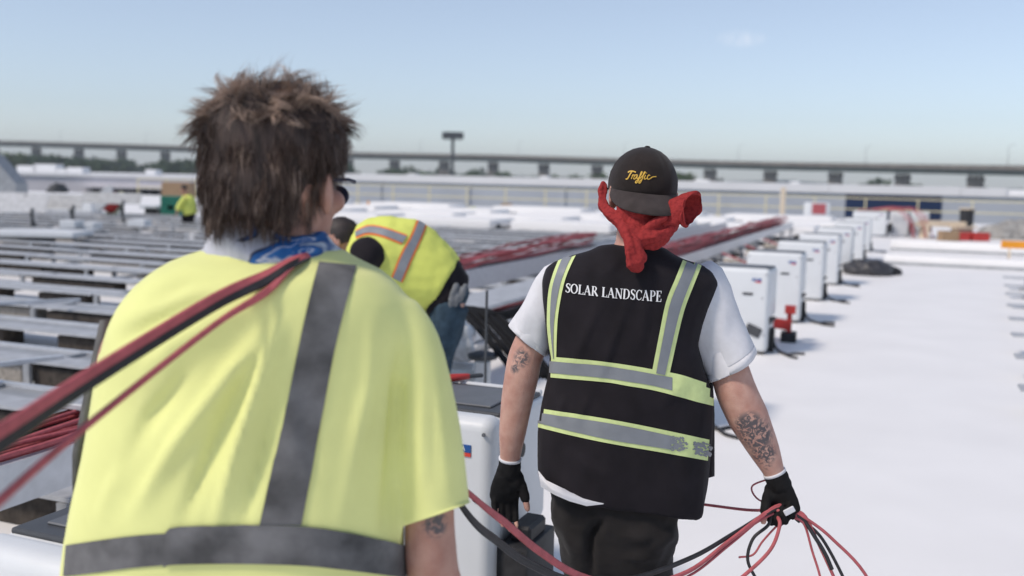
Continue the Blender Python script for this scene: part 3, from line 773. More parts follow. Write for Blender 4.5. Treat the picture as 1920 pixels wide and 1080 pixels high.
# ------------------------------------------------------------------ black hose bundle, rod and plastic beside the bent worker
rnd = random.Random(2)
M_hose = mat('matt_black_hose', (.012, .012, .013), .8, scale=30, var=.2, spec=.15)
for k in range(7):
    off = Vector(((0, .03, .06, .13, .165, .20, .235)[k] - .06, rnd.uniform(-.05, .05), rnd.uniform(-.01, .02)))
    pts = [at(850, 578, 7.0) + off * .7, at(880, 588, 6.7) + off, at(930, 640, 6.2) + off, at(985, 708, 5.7) + off]
    tag(MB().tube(spline(pts, 6), .019, 8).build('black_hose', M_hose, smooth=True), 'black hose in the slanting bundle between the bent worker and the black vest', 'hose', 'slanting black hoses')
pts = [at(905, 596, 6.6), at(960, 588, 6.8), at(1010, 562, 7.4), at(1040, 545, 8)]
tag(MB().tube(spline(pts, 6), .035, 8).build('thick_hose', M_hose, smooth=True), 'single thick black hose rising right behind the white sleeve', 'hose')
a = at(913, 545, 5.2); tag(MB().tube([(a.x, a.y, 0), (a.x, a.y, a.z)], .008, 6).build('thin_rod', M_steel_dark), 'thin dark upright rod left of the white sleeve', 'rod')
def lump(name, c, r, mt, amp, sc_, seed, sm=True, flatz=True):
    mb = MB().ball((0, 0, 0), r, n=36, k=24); me = mb.mesh(name)
    a = coords(me); n = a / (np.linalg.norm(a, axis=1)[:, None] + 1e-9)
    d = np.array([noise.noise(Vector(p) * sc_ / max(r) + Vector((seed, 0, 0))) + .5 * noise.noise(Vector(p) * sc_ * 2.6 / max(r) + Vector((0, seed, 0))) for p in a])
    a = a + n * (d * amp)[:, None]
    if flatz: a[:, 2] = np.maximum(a[:, 2], -r[2] * .55)
    set_coords(me, a); return put(name, me, mt, smooth=sm, loc=c)
c = on_z(850, 690, 0.0)
p = at(853, 640, 6.2); tag(lump('plastic_bag', (p.x, p.y, p.z), (.11, .14, .21), M_plastic, .06, 2.2, 1.3, True), 'crumpled clear plastic bag below the bent worker', 'plastic bag')
MBp = MB().box((p.x, p.y, (p.z - .18) / 2), (.28, .3, p.z - .13), .02); tag(MBp.build('wrapped_box', M_white), 'white box under the crumpled plastic bag', 'box')
p = at(905, 668, 6.0); tag(lump('grey_cap_piece', (p.x, p.y, p.z), (.09, .06, .035), M_lid, .01, 2, 4), 'small grey plastic piece beside the thin rod', 'plastic piece')
tag(MB().box((p.x, p.y, (p.z - .02) / 2), (.10, .08, p.z - .025), .01).build('white_stand', M_white), 'short white stand under the small grey plastic piece', 'stand')
# tools lying on the near inverters
p = W(3.02 + .545, -1.28 - .37, .84)
t = thing('pliers', 'red handled pliers lying on the back rim of the nearest inverter', 'pliers', p, .5)
MB().tube(spline([(-.07, -.02, .012), (-.02, -.012, .014), (.03, 0, .014)], 4), [.012] * 9, 8, round_end=True).build('handle', M_redp, t, True)
MB().tube(spline([(-.07, .025, .012), (-.02, .014, .014), (.03, 0, .014)], 4), [.012] * 9, 8, round_end=True).build('handle', M_redp, t, True)
MB().box((.06, 0, .014), (.07, .022, .016), .004).build('jaw', M_steel_dark, t)
p = W(1.58 + .33, -1.36 - .36, .79)
t = thing('cable_plug', 'black cable plug lying on the grey lid at the bottom left', 'plug', p, .6)
MB().box((0, 0, .025), (.11, .06, .05), .015, 2).build('body', M_rubber, t)
MB().tube(spline([(.05, 0, .02), (.12, .01, .02), (.22, .05, .012)], 5), .009, 6).build('cord', M_rubber, t)
p = W(1.58 + .50, -1.36 - .20, .79)
tag(MB().box((0, 0, .01), (.05, .03, .02), .004).build('orange_clip', M_orange, loc=p), 'small orange clip on the grey lid at the bottom left', 'clip')

# ------------------------------------------------------------------ clutter along the aisle
p = on_z(1478, 640); t = thing('cable_stand', 'small red metal stand with a black foot beside the first inverters', 'stand', p, -.3)
MB().box((0, 0, .05), (.16, .22, .10), .01).build('foot', M_rubber, t)
MB().bar((0, 0, .1), (0, 0, .36), .05, .05).build('post', M_redp, t); MB().bar((.02, 0, .17), (-.36, .05, .20), .08, .1).bar((-.05, 0, .34), (.06, 0, .34), .12, .08).build('arm', M_redp, t)
# heap of black cable and sheeting beside the fifth inverter
p = on_z(1628, 515); tag(lump('black_heap', (p.x, p.y, .09), (.46, .36, .19), mat('black_sheet', (.05, .05, .055), .45, var=.4, scale=12, bump=.5, bscale=18), .10, 3.0, 2.0), 'heap of black cables and sheeting on the white roof beside the inverters', 'heap')
p = on_z(1668, 515); tag(lump('black_bundle', (p.x, p.y, .06), (.24, .13, .09), M_rubber, .03, 3.0, 5.0), 'small black bundle at the end of the black heap', 'bundle')
# white crate with a red front
p = on_z(1534, 420); t = thing('crate', 'white crate with a red front panel behind the far inverters', 'crate', p, 0)
MB().box((0, .3, .45), (.96, .6, .9), .06, 3).build('body', M_white, t, 'auto'); MB().box((0, -.006, .64), (.58, .03, .44), .01).build('front_panel', M_red, t)
p = on_z(1466, 414); tag(MB().box((p.x, p.y, .75), (.17, .17, 1.5)).build('timber_post', M_wood), 'upright pale timber post beside the far end of the red tray', 'post')
# timber, boxes, bin and crates in front of the navy wall
p = on_z(1762, 447); base = p
t = thing('timber_stack', 'stack of pale boards in front of the navy wall', 'timber stack', (p.x, p.y, 0), -.15)
rnd = random.Random(8)
for z in range(3):
    for y in range(3):
        MB().box((rnd.uniform(-.12, .12), (y - 1) * .26, .42 + z * .06), (1.35 - .1 * z, .24, .055)).build('board', M_wood, t)
for x in (-.5, .5): MB().box((x, 0, .19), (.12, .8, .38)).build('bearer', M_wood, t)
p = on_z(1762, 450); tag(MB().box((p.x, p.y - .6, .16), (.55, .35, .32), .01).build('cardboard_box', M_card), 'brown cardboard box under the pale boards near the navy wall', 'box')
p = on_z(1806, 450)
for k, x in enumerate((-.28, .34)):
    t = thing('red_crate', ['red crate beside the brown box, left of two', 'red crate under the black bin, right of two'][k], 'crate', (p.x + x, p.y - .3, 0), .05 * k)
    for s in (-1, 1):
        MB().box((0, s * .19, .13), (.54, .02, .26), .004).box((s * .26, 0, .13), (.02, .36, .26), .004).build('side', M_redp, t)
    MB().box((0, 0, .012), (.52, .36, .02)).build('base', M_redp, t)
tag(MB().box((p.x + .05, p.y + .15, .40), (.75, .5, .05)).box((p.x + .05, p.y + .15, .19), (.5, .3, .37)).build('pale_slab', M_wood), 'pale slab lying above the red crates', 'slab')
p = on_z(1829, 440); t = thing('waste_bin', 'black bin with a tan rim standing before the grey wall', 'bin', (p.x, p.y + .8, 0))
rings = [[Vector((r * math.cos(a), r * math.sin(a), z)) for a in [2 * math.pi * k / 20 for k in range(20)]] for r, z in ((.22, .0), (.25, .88), (.235, .88), (.21, .1))]
MB().loft(rings).build('body', M_rubber, t, 'auto'); MB().loft([[Vector((r * math.cos(a), r * math.sin(a), z)) for a in [2 * math.pi * k / 20 for k in range(20)]] for r, z in ((.245, .882), (.275, .882), (.275, .93), (.245, .93), (.245, .882))], False).build('rim', M_wood, t, 'auto')
# orange barrier at the right edge
p = on_z(1902, 492); t = thing('barrier', 'orange barrier board on a black footed trestle at the right edge', 'barrier', (p.x, p.y, 0), -YAW)
MB().box((.25, 0, .40), (1.1, .05, .17), .008).build('board', M_orange, t)
for x in (-.12, .55): MB().bar((x, -.16, .05), (x, 0, .33), .04, .03).bar((x, .16, .05), (x, 0, .33), .04, .03).build('trestle', M_wood, t)
MB().box((.0, 0, .03), (.28, .42, .06), .01).build('foot', M_rubber, t)
p = on_z(1880, 448); tag(lump('grey_tarp', (p.x + .4, p.y, .18), (1.1, .5, .45), mat('grey_tarp', (.30, .29, .27), .7, var=.3, scale=6, bump=.4), .2, 2.5, 8), 'crumpled grey tarpaulin heap by the grey wall at the right edge', 'tarpaulin')

# ------------------------------------------------------------------ far end of the roof: wrapped pallets, vents, cone
rnd = random.Random(31)
vc = [(-9, 27.4), (-5.4, 27.5), (-12.5, 27.2), (-16, 27.6)]
pal = None
def plab(k):
    r, n = (0, k) if k < 4 else (1, k - 4) if k < 9 else (2, k - 9) if k < 14 else (3, k - 14)
    return 'white wrapped pallet on the far roof, %s from the right in the %s row' % (('first', 'second', 'third', 'fourth', 'fifth')[n], ('nearest', 'second', 'third', 'farthest')[r])
for k, (u, v, wv) in enumerate([(27.6, -5.6, 3.2), (27.7, -9.4, 3.0), (27.5, -13.0, 3.1), (28.0, -17.2, 3.4), (31.2, -4.4, 3.3), (31.3, -8.2, 3.2), (31.1, -12.2, 3.4), (31.4, -16.0, 3.0), (31.2, -20.5, 3.4), (35.2, -3.8, 3.3), (35.3, -7.8, 3.5), (35.0, -12.0, 3.3), (35.4, -16.5, 3.3), (35.2, -21.5, 3.6), (40.5, -5, 4), (40.2, -10, 4), (40.6, -15, 4), (40.4, -21, 4), (40.5, -27, 4)]):
    t = frame_thing('wrapped_pallet', plab(k), 'pallet', u, v, 'white wrapped pallets on the far roof')
    if pal is None:
        m1 = MB().box((0, 0, .30), (1.9, 1, .26), .03, 2).mesh('load'); m1.materials.append(M_roof)
        m2 = MB().box((-.7, -.38, .085), (.14, .12, .16)).box((-.7, .38, .085), (.14, .12, .16)).box((.7, -.38, .085), (.14, .12, .16)).box((.7, .38, .085), (.14, .12, .16)).box((0, 0, .012), (1.7, .9, .02)).mesh('pallet_base'); m2.materials.append(M_steel_dark)
        pal = (m1, m2)
    a = put('load', pal[0], None, t, 'auto'); b = put('pallet_base', pal[1], None, t)
    for q in (a, b): q.scale = (1, wv, 1)
for k, (px, py, s) in enumerate(((920, 438, 1.0), (1140, 446, .9), (830, 436, .7), (870, 437, .55), (985, 440, .5), (1040, 442, .5))):
    p = on_z(px, py); dark = k < 2
    tag(MB().box((p.x, p.y, .12 * s + .03), (.62 * s, .4, .26 * s), .05, 2).build('vent_box', M_rubber if dark else M_galv2),
        ['black box on the pale far roof right of the bent worker', 'black box on the pale far roof left of the red bandana'][k] if dark else 'small grey box on the pale far roof behind the workers', 'box', None if dark else 'small grey boxes on the far roof')
p = on_z(691, 394.5); t = thing('traffic_cone', 'orange traffic cone on the far roof beside the head of the man in lime', 'traffic cone', (p.x, p.y, 0))
MB().box((0, 0, .02), (.36, .36, .04), .01).build('base', M_orange, t)
MB().loft([[Vector((r * math.cos(a), r * math.sin(a), z)) for a in [2 * math.pi * k / 14 for k in range(14)]] for r, z in ((.14, .04), (.09, .2), (.05, .38), (.025, .45))]).build('cone', M_orange, t, 'auto')
p = on_z(950, 402); tag(MB().box((p.x, p.y, .30), (.5, .4, .42), .04, 2).build('tan_box', M_card), 'tan box on a dark pallet on the far roof above the white sleeve', 'box')
tag(MB().box((p.x + .2, p.y, .045), (1.8, .6, .09)).build('dark_pallet', M_steel_dark), 'dark pallet under the tan box on the far roof', 'pallet')
p = on_z(886, 399); tag(lump('lime_bundle', (p.x, p.y, .10), (.30, .2, .16), M_lime2, .05, 2, 3), 'lime yellow bundle of cloth lying on the far roof', 'bundle')

# left: tilted grey sheets, reel, green cabinet, white sheets on the racks
def sheet(name, px0, px1, Y, z0, z1, lab, mt, rz=0):
    a, b = at(px0, 380, Y), at(px1, 380, Y)
    t = thing(name, lab, 'metal sheet', ((a.x + b.x) / 2, Y, 0), rz)
    L2 = (b - a).length / 2
    o = MB().bar((-L2, 0, z0), (L2, 0, z0), .02, .02); 
    MB().loft([[Vector((-L2, dy, z)) for dy, z in ((0, z0), (.22, z1), (.24, z1), (.02, z0))], [Vector((L2, dy, z)) for dy, z in ((0, z0), (.22, z1), (.24, z1), (.02, z0))]]).build('plate', mt, t)
    for x in ((-L2 * .6, L2 * .55) if L2 > .9 else (L2 * .3,)): MB().bar((x, .45, 0), (x - .15, .2, z1 * .95), .05, .05).bar((x + .1, -.02, 0), (x + .1, 0.02, z0 + .1), .05, .05).build('prop', M_steel_dark, t)
    return t
sheet('deflector_sheet', -60, 84, 24.5, .55, 1.02, 'large grey metal sheet propped up above the rack rows at the left edge', M_galv)
sheet('deflector_sheet', 86, 152, 25.2, .62, .98, 'smaller blue grey metal sheet propped up beside the large one', M_galv2)
sheet('deflector_sheet', 152, 262, 27.5, .70, 1.0, 'pale grey metal sheet propped up behind the cable reel', M_galv2)
p = on_z(-5, 470); 
q = at(12, 325, 40); t = thing('metal_hood', 'blue grey sloping metal hood standing high at the left edge', 'hood', (q.x - .6, 40, 0))
MB().loft([[Vector((x, dy, z)) for dy, z in ((-.4, 0), (.6, 0), (.6, zz), (-.4, zz))] for x, zz in ((-1.3, 2.15), (.2, 2.1), (1.15, 1.0))]).build('hood', M_galv2, t)
p = on_z(66, 402); tag(lump('dark_tarp', (p.x, 37, .85), (.34, .3, .2), M_steel_dark, .15, 2.3, 6), 'dark crumpled tarpaulin on the white bins at the far left', 'tarpaulin')
tag(MB().box((p.x - .3, 37.3, .34), (3.2, 1, .66), .04, 2).build('white_bin', M_white), 'wide white bin at the far left behind the propped metal sheets', 'bin')
p = on_z(207, 414); t = thing('cable_reel', 'tilted cable reel with dark red cable and grey flanges left of the green cabinet', 'cable reel', (p.x, p.y, .62), .7)
def disc(c, r, th, mt, nm):
    MB().loft([[Vector((c + s * th / 2, r * math.cos(a), r * math.sin(a))) for a in [2 * math.pi * k / 24 for k in range(24)]] for s in (-1, 1)]).build(nm, mt, t, 'auto')
disc(-.22, .46, .05, M_galv2, 'flange'); disc(.22, .46, .05, mat('pale_lime_paint', (.50, .55, .36), .7), 'flange'); disc(0, .34, .38, M_redp, 'cable_winding')
t.rotation_euler = (.15, .5, .8)
p = on_z(322, 413); t = thing('cabinet', 'green metal cabinet with a red emblem behind the rack field', 'cabinet', (p.x, p.y, 0))
MB().box((0, .3, .40), (.78, .5, .80), .02).build('body', M_green, t); MB().box((-.05, .046, .42), (.20, .01, .15), .004).build('emblem', M_redp, t)
MB().box((0, .045, .40), (.70, .008, .70)).build('door', M_green, t)
p = on_z(283, 411); t = thing('equipment_box', 'black and white box left of the green cabinet', 'box', (p.x, p.y, 0))
MB().box((0, .2, .22), (.42, .4, .30), .01).build('body', M_rubber, t); MB().box((-.08, .2, .42), (.62, .45, .10), .02).build('lid', M_white, t)
tag(MB().box((p.x - .9, p.y, .10), (1.5, .4, .12), .01).build('green_beam', M_green), 'flat green beam lying left of the green cabinet', 'beam')
p = at(335, 352, 36); tag(MB().box((p.x, 36, .62), (1.0, .7, 1.22), .02).build('cardboard_carton', M_card), 'big brown cardboard carton behind the green cabinet', 'carton')
for k, (px, py, Y, wx, lab) in enumerate(((70, 437, 20.3, 1.9, 'white sheet lying across the far rack rows at the left, larger one'), (262, 418, 24.3, .42, 'small white box on the far rack rows below the green beam'), (135, 420, 22.5, .35, 'white bucket sized box on the rack rows below the tilted metal sheets'), (172, 424, 22.8, .28, 'tiny white box on the rack rows below the cable reel'))):
    p = at(px, py, Y); tag(MB().box((0, 0, 0), (wx, .5 if k else 1.0, .10 if k == 0 else .16), .01).build('white_sheet' if k == 0 else 'white_box', M_white, loc=p), lab, 'sheet' if k == 0 else 'box')
# ------------------------------------------------------------------ people
def ring_px(row, D, n=36, p=2.3, yo=0.0):
    """cross-section of a body: (y left, x left, y right, x right, half thickness[, y offset])"""
    yl, xl, yr, xr, b = row[:5]; yo = row[5] if len(row) > 5 else yo
    A, B = at(xl, yl, D + yo), at(xr, yr, D + yo); c = (A + B) / 2; h = (B - A) / 2; o = []
    for k in range(n):
        a = 2 * math.pi * k / n; ca, sa = math.cos(a), math.sin(a)
        x = math.copysign(abs(ca) ** (2 / p), ca); y = math.copysign(abs(sa) ** (2 / p), sa)
        o.append(c + h * x + Vector((0, b * y, 0)))
    return o
def torso(rows, D, p=2.3): return MB().loft([ring_px(r, D, p=p) for r in rows])

def hand(mb, wrist, d, n, s, curls, spread=1.0, k=1.0, cut=1.0, thumb_cut=1.0, thumb_dir=None, side_in=1.0):
    """wrist position, finger direction d, palm normal n (palm side), thumb side s; curls: (first, second, third) per finger in degrees"""
    d, n, s = Vector(d).normalized(), Vector(n), Vector(s)
    n = (n - d * n.dot(d)).normalized(); s = (s - d * s.dot(d) - n * s.dot(n)).normalized()
    P = lambda a, b, c: wrist + d * a + s * b + n * c
    rings = []
    for a, wd, th, c in ((-.02, .029, .023, 0), (.01, .031, .022, 0), (.04, .039, .021, .002), (.07, .043, .019, .003), (.092, .042, .0165, .003), (.104, .036, .012, .003)):
        rings.append([P(a, math.cos(q) * wd * (1 if k == 1 else 1 + (k - 1) * .45), c + math.sin(q) * th * k) for q in [2 * math.pi * j / 16 for j in range(16)]])
    mb.loft(rings)
    mb.ball(P(.04, .022, .012), (.02 * k, .02 * k, .02 * k))                     # ball of the thumb
    L_ = ((.044, .026, .021), (.049, .030, .023), (.046, .028, .022), (.036, .021, .019)); rads = (.0095, .0098, .0092, .0083)
    for i, (ph, rr) in enumerate(zip(L_, rads)):
        b = .031 - .0205 * i; base = P(.093 - (.004 if i in (0, 2) else 0) - (.011 if i == 3 else 0), b, .003)
        ang = 0.0; dirb = (d + s * (.09 - .06 * i) * spread).normalized(); p = base; pts = [P(.07, b * .95, .003), base]; rs = [rr * k, rr * k * 1.04]
        tot = sum(ph); used = 0
        for j in range(3):
            ang += curls[i][j]; dd = dirb * math.cos(R(ang)) + n * math.sin(R(ang))
            l = ph[j]
            if used + l > tot * cut: l = max(0.001, tot * cut - used)
            for q in (.5, 1):
                pts.append(p + dd * l * q); rs.append(rr * k * (1 - .10 * (j + q * .6)) * (1.0 if q == 1 else .95))
            p = p + dd * l; used += ph[j]
            if used >= tot * cut: break
        mb.tube(pts, rs, 10, round_end=True)
    td = Vector(thumb_dir) if thumb_dir is not None else (d * .75 + s * .62 + n * .25)
    td.normalize(); b0 = P(.022, .026, .008); b1 = b0 + td * .042; t2 = (td + d * .45).normalized(); b2 = b1 + t2 * .033 * min(1, thumb_cut * 1.0); b3 = b2 + (t2 + d * .15 + n * .1).normalized() * .026
    pp = [P(.012, .014, .004), b0, b1, b2] + ([b3] if thumb_cut >= 1 else []); rr = [.015 * k, .0145 * k, .012 * k, .0112 * k] + ([.0095 * k] if thumb_cut >= 1 else [])
    mb.tube(pp, rr, 10, round_end=True)

def head(mb, c, yaw, s=1.0, pitch=0.0):
    M = Matrix.Translation(c) @ Matrix.Rotation(yaw, 4, 'Z') @ Matrix.Rotation(pitch, 4, 'X') @ Matrix.Scale(s, 4)
    def b(p, r, rot=None):
        q = MB().ball((0, 0, 0), r, rot.to_4x4() if rot else None, 20, 14); mb.add([M @ (Vector(v) + Vector(p)) for v in q.v], q.f)
    b((0, -.012, .028), (.076, .097, .095)); b((0, .028, -.04), (.06, .068, .078)); b((0, .068, -.094), (.026, .024, .02))
    b((0, .082, .026), (.05, .018, .014)); b((0, .094, -.062), (.025, .012, .007)); b((0, .092, -.073), (.021, .011, .007))
    for sx in (-1, 1):
        b((sx * .045, .062, -.02), (.026, .026, .022)); b((sx * .083, -.010, -.008), (.010, .024, .036), Matrix.Rotation(R(32 * sx), 3, 'Z'))
        b((sx * .090, -.020, .004), (.006, .013, .027), Matrix.Rotation(R(38 * sx), 3, 'Z'))
        b((sx * .012, .104, -.033), (.008, .009, .007))
    q = MB().tube([(0, .088, .02), (0, .104, -.004), (0, .119, -.028), (0, .11, -.038)], [.010, .011, .013, .009], 10, round_end=True)
    mb.add([M @ Vector(v) for v in q.v], q.f)
    return M
def eyes(M, parent):
    for sx in (-1, 1):
        q = MB().ball((0, 0, 0), .0125, None, 12, 8); MB().add([M @ (Vector(v) + Vector((sx * .032, .078, .006))) for v in q.v], q.f).build('eye', M_eye, parent, True)
def ink(me, spots):
    at_ = me.attributes.new('ink', 'FLOAT', 'POINT'); a = coords(me); v = np.zeros(len(a))
    for c, r in spots:
        d = np.linalg.norm(a - np.array(c), axis=1) / r; v = np.maximum(v, np.clip(1.6 - 1.6 * d ** 2, 0, 1))
    at_.data.foreach_set('value', v.astype(np.float32))
def legs_feet(D, hips, knees, ankles, rt_=.10, rk=.07, ra=.055):
    mb = MB()
    for h, k, a in zip(hips, knees, ankles): mb.tube(spline([h, h.lerp(k, .5), k, k.lerp(a, .5), a], 4), list(np.interp(np.linspace(0, 1, 17), [0, .25, .5, .75, 1], [rt_, rt_ * .95, rk * 1.1, rk, ra * 1.15])), 20)
    return mb
def boots(ankles, parent, ang=0.0):
    for a in ankles:
        mb = MB(); M = Matrix.Translation((a.x, a.y, 0)) @ Matrix.Rotation(ang, 4, 'Z')
        rings = []
        for y, wd, z0, h in ((-.07, .03, .0, .06), (-.055, .04, .0, .085), (0, .043, .0, .10), (.06, .046, .0, .085), (.13, .05, .0, .065), (.18, .045, 0, .055), (.205, .025, 0, .04)):
            rings.append([M @ Vector((wd * math.cos(q), y, z0 + h / 2 + h / 2 * math.sin(q))) for q in [2 * math.pi * j / 16 for j in range(16)]])
        mb.loft(rings); mb.tube([(a.x, a.y, .05), (a.x, a.y, .16)], [.05, .055], 16)
        mb.build('boot', M_boot, parent, True)

# ================= person in the black vest =================
D = 2.80
def A2(px, py, dy=0.0): return at(px, py, D + dy)
P2 = thing('person', 'person in a black reflective vest, black cap worn backwards and red bandana, carrying cables', 'person', (A2(1180, 700).x, D, 0))
P2i = Matrix.Translation(-Vector(P2.location))
def p2(ob): ob.matrix_parent_inverse = P2i; return ob
vest_rows = [(461, 1122, 461, 1248, .060, .0), (470, 1092, 474, 1268, .078), (480, 1064, 486, 1292, .094), (492, 1040, 498, 1314, .106), (506, 1024, 510, 1332, .115), (528, 1016, 530, 1343, .122),
             (560, 1018, 562, 1334, .130), (600, 1022, 602, 1318, .136), (640, 1026, 644, 1308, .14), (668, 1029, 700, 1322, .14), (706, 1026, 736, 1335, .142),
             (760, 1016, 780, 1337, .145), (810, 1011, 830, 1336, .148), (850, 1010, 880, 1331, .15), (882, 1011, 922, 1326, .152), (906, 1013, 957, 1320, .150)]
tors = MB()
for r_ in (vest_rows,): tors.loft([ring_px(tuple(q), D) for q in r_])
vest_me = remeshed(tors, 'vest', .009, 3)
wrinkle(vest_me, .010, 7, 2.0, (1, 1, .6)); wrinkle(vest_me, .004, 20, 5.0, (1, 1, .5))
folds(vest_me, [([(1130, 560), (1095, 640), (1075, 690)], 10, .008), ([(1190, 540), (1150, 640), (1120, 720)], 9, .007), ([(1215, 560), (1200, 660)], 9, .006), ([(1060, 740), (1048, 790)], 9, .008),
                ([(1110, 735), (1080, 800)], 9, .006), ([(1050, 840), (1140, 900)], 14, .006), ([(1300, 700), (1240, 760)], 12, .007), ([(1240, 880), (1300, 940)], 12, .007), ([(1170, 480), (1130, 520)], 12, .006)])
vest = p2(put('vest', vest_me, M_vest, P2, True)); bv = bvh_of(vest_me)
# body: one mesh, from head to ankles, arms and hands
body = MB()
inner = [(y0, x0 + 26, y1, x1 - 26, b * .78) for (y0, x0, y1, x1, b, *_) in vest_rows[:-1]]
body.loft([ring_px(q, D) for q in inner])
body.loft([ring_px(q, D) for q in [(900, 1045, 920, 1290, .11), (940, 1040, 950, 1268, .115), (985, 1070, 990, 1250, .09), (1010, 1085, 1010, 1240, .07)]])
body.tube([A2(1192, 500, .01), A2(1196, 450, .012), A2(1200, 395, .03)], [.072, .062, .060], 20)
hc = A2(1203, 366, .035); HM = head(body, hc, R(4), 1.0)
lw = A2(955, 876, .04)
rw = A2(1459, 902, -.02)
larm = spline([A2(1056, 545, .055), A2(1020, 600, .05), A2(988, 662, .04), A2(978, 705, .03), A2(968, 760, .03), A2(960, 820, .03), lw], 5)
body.tube(larm, list(np.interp(np.linspace(0, 1, len(larm)), [0, .17, .34, .5, .64, .8, .93, 1], [.052, .051, .050, .050, .0465, .040, .031, .028])), 20)
rarm = spline([A2(1300, 550, .02), A2(1338, 620, .02), A2(1366, 690, .01), A2(1381, 735, -.005), A2(1404, 785, -.01), A2(1434, 846, -.015), rw], 5)
body.tube(rarm, list(np.interp(np.linspace(0, 1, len(rarm)), [0, .17, .34, .5, .66, .82, .94, 1], [.055, .054, .056, .0585, .059, .045, .031, .027])), 20)
lh = dict(wrist=lw, d=(-.14, .10, -1), n=(.25, -.9, 0), s=(1, .2, 0), curls=((18, 22, 14), (22, 26, 16), (26, 28, 18), (30, 30, 18)), thumb_dir=(.42, -.25, -.88))
rh = dict(wrist=rw, d=(.30, .04, -1), n=(-.55, -.8, 0), s=(-.8, .5, .0), curls=((62, 92, 60), (66, 95, 60), (70, 95, 60), (72, 95, 58)), thumb_dir=(-.45, -.70, -.70))
for h_ in (lh, rh): hand(body, **h_)
HIPL, HIPR = A2(1108, 985, .03), A2(1198, 990, -.02)
AN2 = [Vector((A2(1075, 900).x, D + .28, .09)), Vector((A2(1215, 900).x, D - .16, .10))]
KN2 = [A2(1125, 1225, .18), A2(1205, 1225, .02)]
for h, k, a in zip((HIPL, HIPR), KN2, AN2): body.tube(spline([h, k, a], 5), list(np.interp(np.linspace(0, 1, 11), [0, .5, .75, 1], [.062, .055, .05, .04])), 16)
bm_ = remeshed(body, 'person_body', .0055, 3)
ink(bm_, [(A2(1418, 815, -.055), .055), (A2(1432, 850, -.05), .040), (A2(1405, 797, -.06), .046), (A2(1440, 872, -.04), .016), (A2(975, 670, -.03), .042), (A2(1015, 690, -.04), .030), (A2(962, 690, -.02), .022), (A2(1424, 762, 0), .022), (A2(957, 858, -.02), .014), (A2(998, 770, -.02), .012)])
p2(put('body', bm_, M_skin, P2, True)); eyes(Matrix.Identity(4) @ HM, P2)
for o in [q for q in P2.children if q.name.startswith('eye')]: p2(o)
# gloves, fingertips bare
for h_, nm in ((lh, 'l'), (rh, 'r')):
    g_ = MB(); hand(g_, k=1.27, cut=.80 if nm == 'l' else .97, thumb_cut=.9, **h_)
    wv = h_['wrist']; arm = larm if nm == 'l' else rarm; dv = (arm[-1] - arm[-3]).normalized()
    g_.tube([wv - dv * .022, wv - dv * .004, wv + dv * .02], [.0335, .0335, .034], 18)
    gm = remeshed(g_, 'glove', .0042, 3); wrinkle(gm, .0022, 55, 3)
    p2(put('glove', gm, M_glove, P2, True))
    lo = wv - dv * .026; p2(MB().tube([lo - dv * .004, lo + dv * .004], .0335, 20).build('cuff_hem', M_tee, P2, True))
tagp = A2(1480, 958, -.075)
p2(MB().box((0, 0, 0), (.032, .006, .018), .002, M=Matrix.Translation(tagp) @ Matrix.Rotation(R(-30), 4, 'Y')).build('glove_label', M_tee, P2))
# sleeves of the white t-shirt: open tubes with a hem
def sleeve(a, b, r0, r1, hemdir, seed, inner_from=.3, ell=.92, n=40, rows=34, sag=0.0):
    """a shoulder, b centre of the hem; hemdir: direction along the hem line, so that the opening is cut as in the photo"""
    ax = (b - a); Ls = ax.length; ax.normalize(); hx = Vector(hemdir).normalized()
    yv = Vector((0, 1, 0)); xx0 = ax.cross(yv).normalized()
    if xx0.dot(hx) < 0: xx0 = -xx0
    rings = []
    seq = [(-.35, 0.72, 0), (-.22, .93, 0)] + [(k / rows, 1, 1) for k in range(rows - 3)] + [(.895, 1.0, 1), (.902, .972, 1), (.909, 1.0, 1), (.95, 1.012, 1), (1.0, 1.015, 1)] + [(.985, .955, 0), (.7, .90, 0), (.55, .4, 0)]
    for t, sc_, w_ in seq:
        tt = max(0, min(1, t)); c = a + ax * Ls * t; x = xx0.lerp(hx, min(1, tt / .88) ** 1.5); r = r0 + (r1 - r0) * tt ** .8
        ring = []
        for k in range(n):
            q = 2 * math.pi * k / n
            wv = 1 + w_ * (.035 * tt * math.sin(3 * q + seed + 2 * tt) + .03 * tt * math.sin(5 * q + seed * 2.3 - 3 * tt) + .02 * math.sin(9 * tt + 2 * q + seed))
            pass
            ring.append(c + (x * math.cos(q) * r + yv * math.sin(q) * r * ell) * sc_ * wv + Vector((0, 0, -sag * tt * max(0, math.sin(q)))))
        rings.append(ring)
    return MB().loft(rings)
sl = sleeve(A2(1046, 545, .055), A2(988, 640, .045), .074, .0715, A2(1029, 670) - A2(950, 607), 1.0)
sr = sleeve(A2(1318, 552, .02), A2(1372, 686, .01), .078, .0835, A2(1420, 655) - A2(1325, 718), 2.2)
for s_ in (sl, sr):
    me = s_.mesh('t_shirt'); wrinkle(me, .009, 13, 3.3, (1, 1, .45)); wrinkle(me, .003, 34, 5.3, (1, 1, .4)); p2(put('shirt_sleeve', me, M_tee, P2, True))
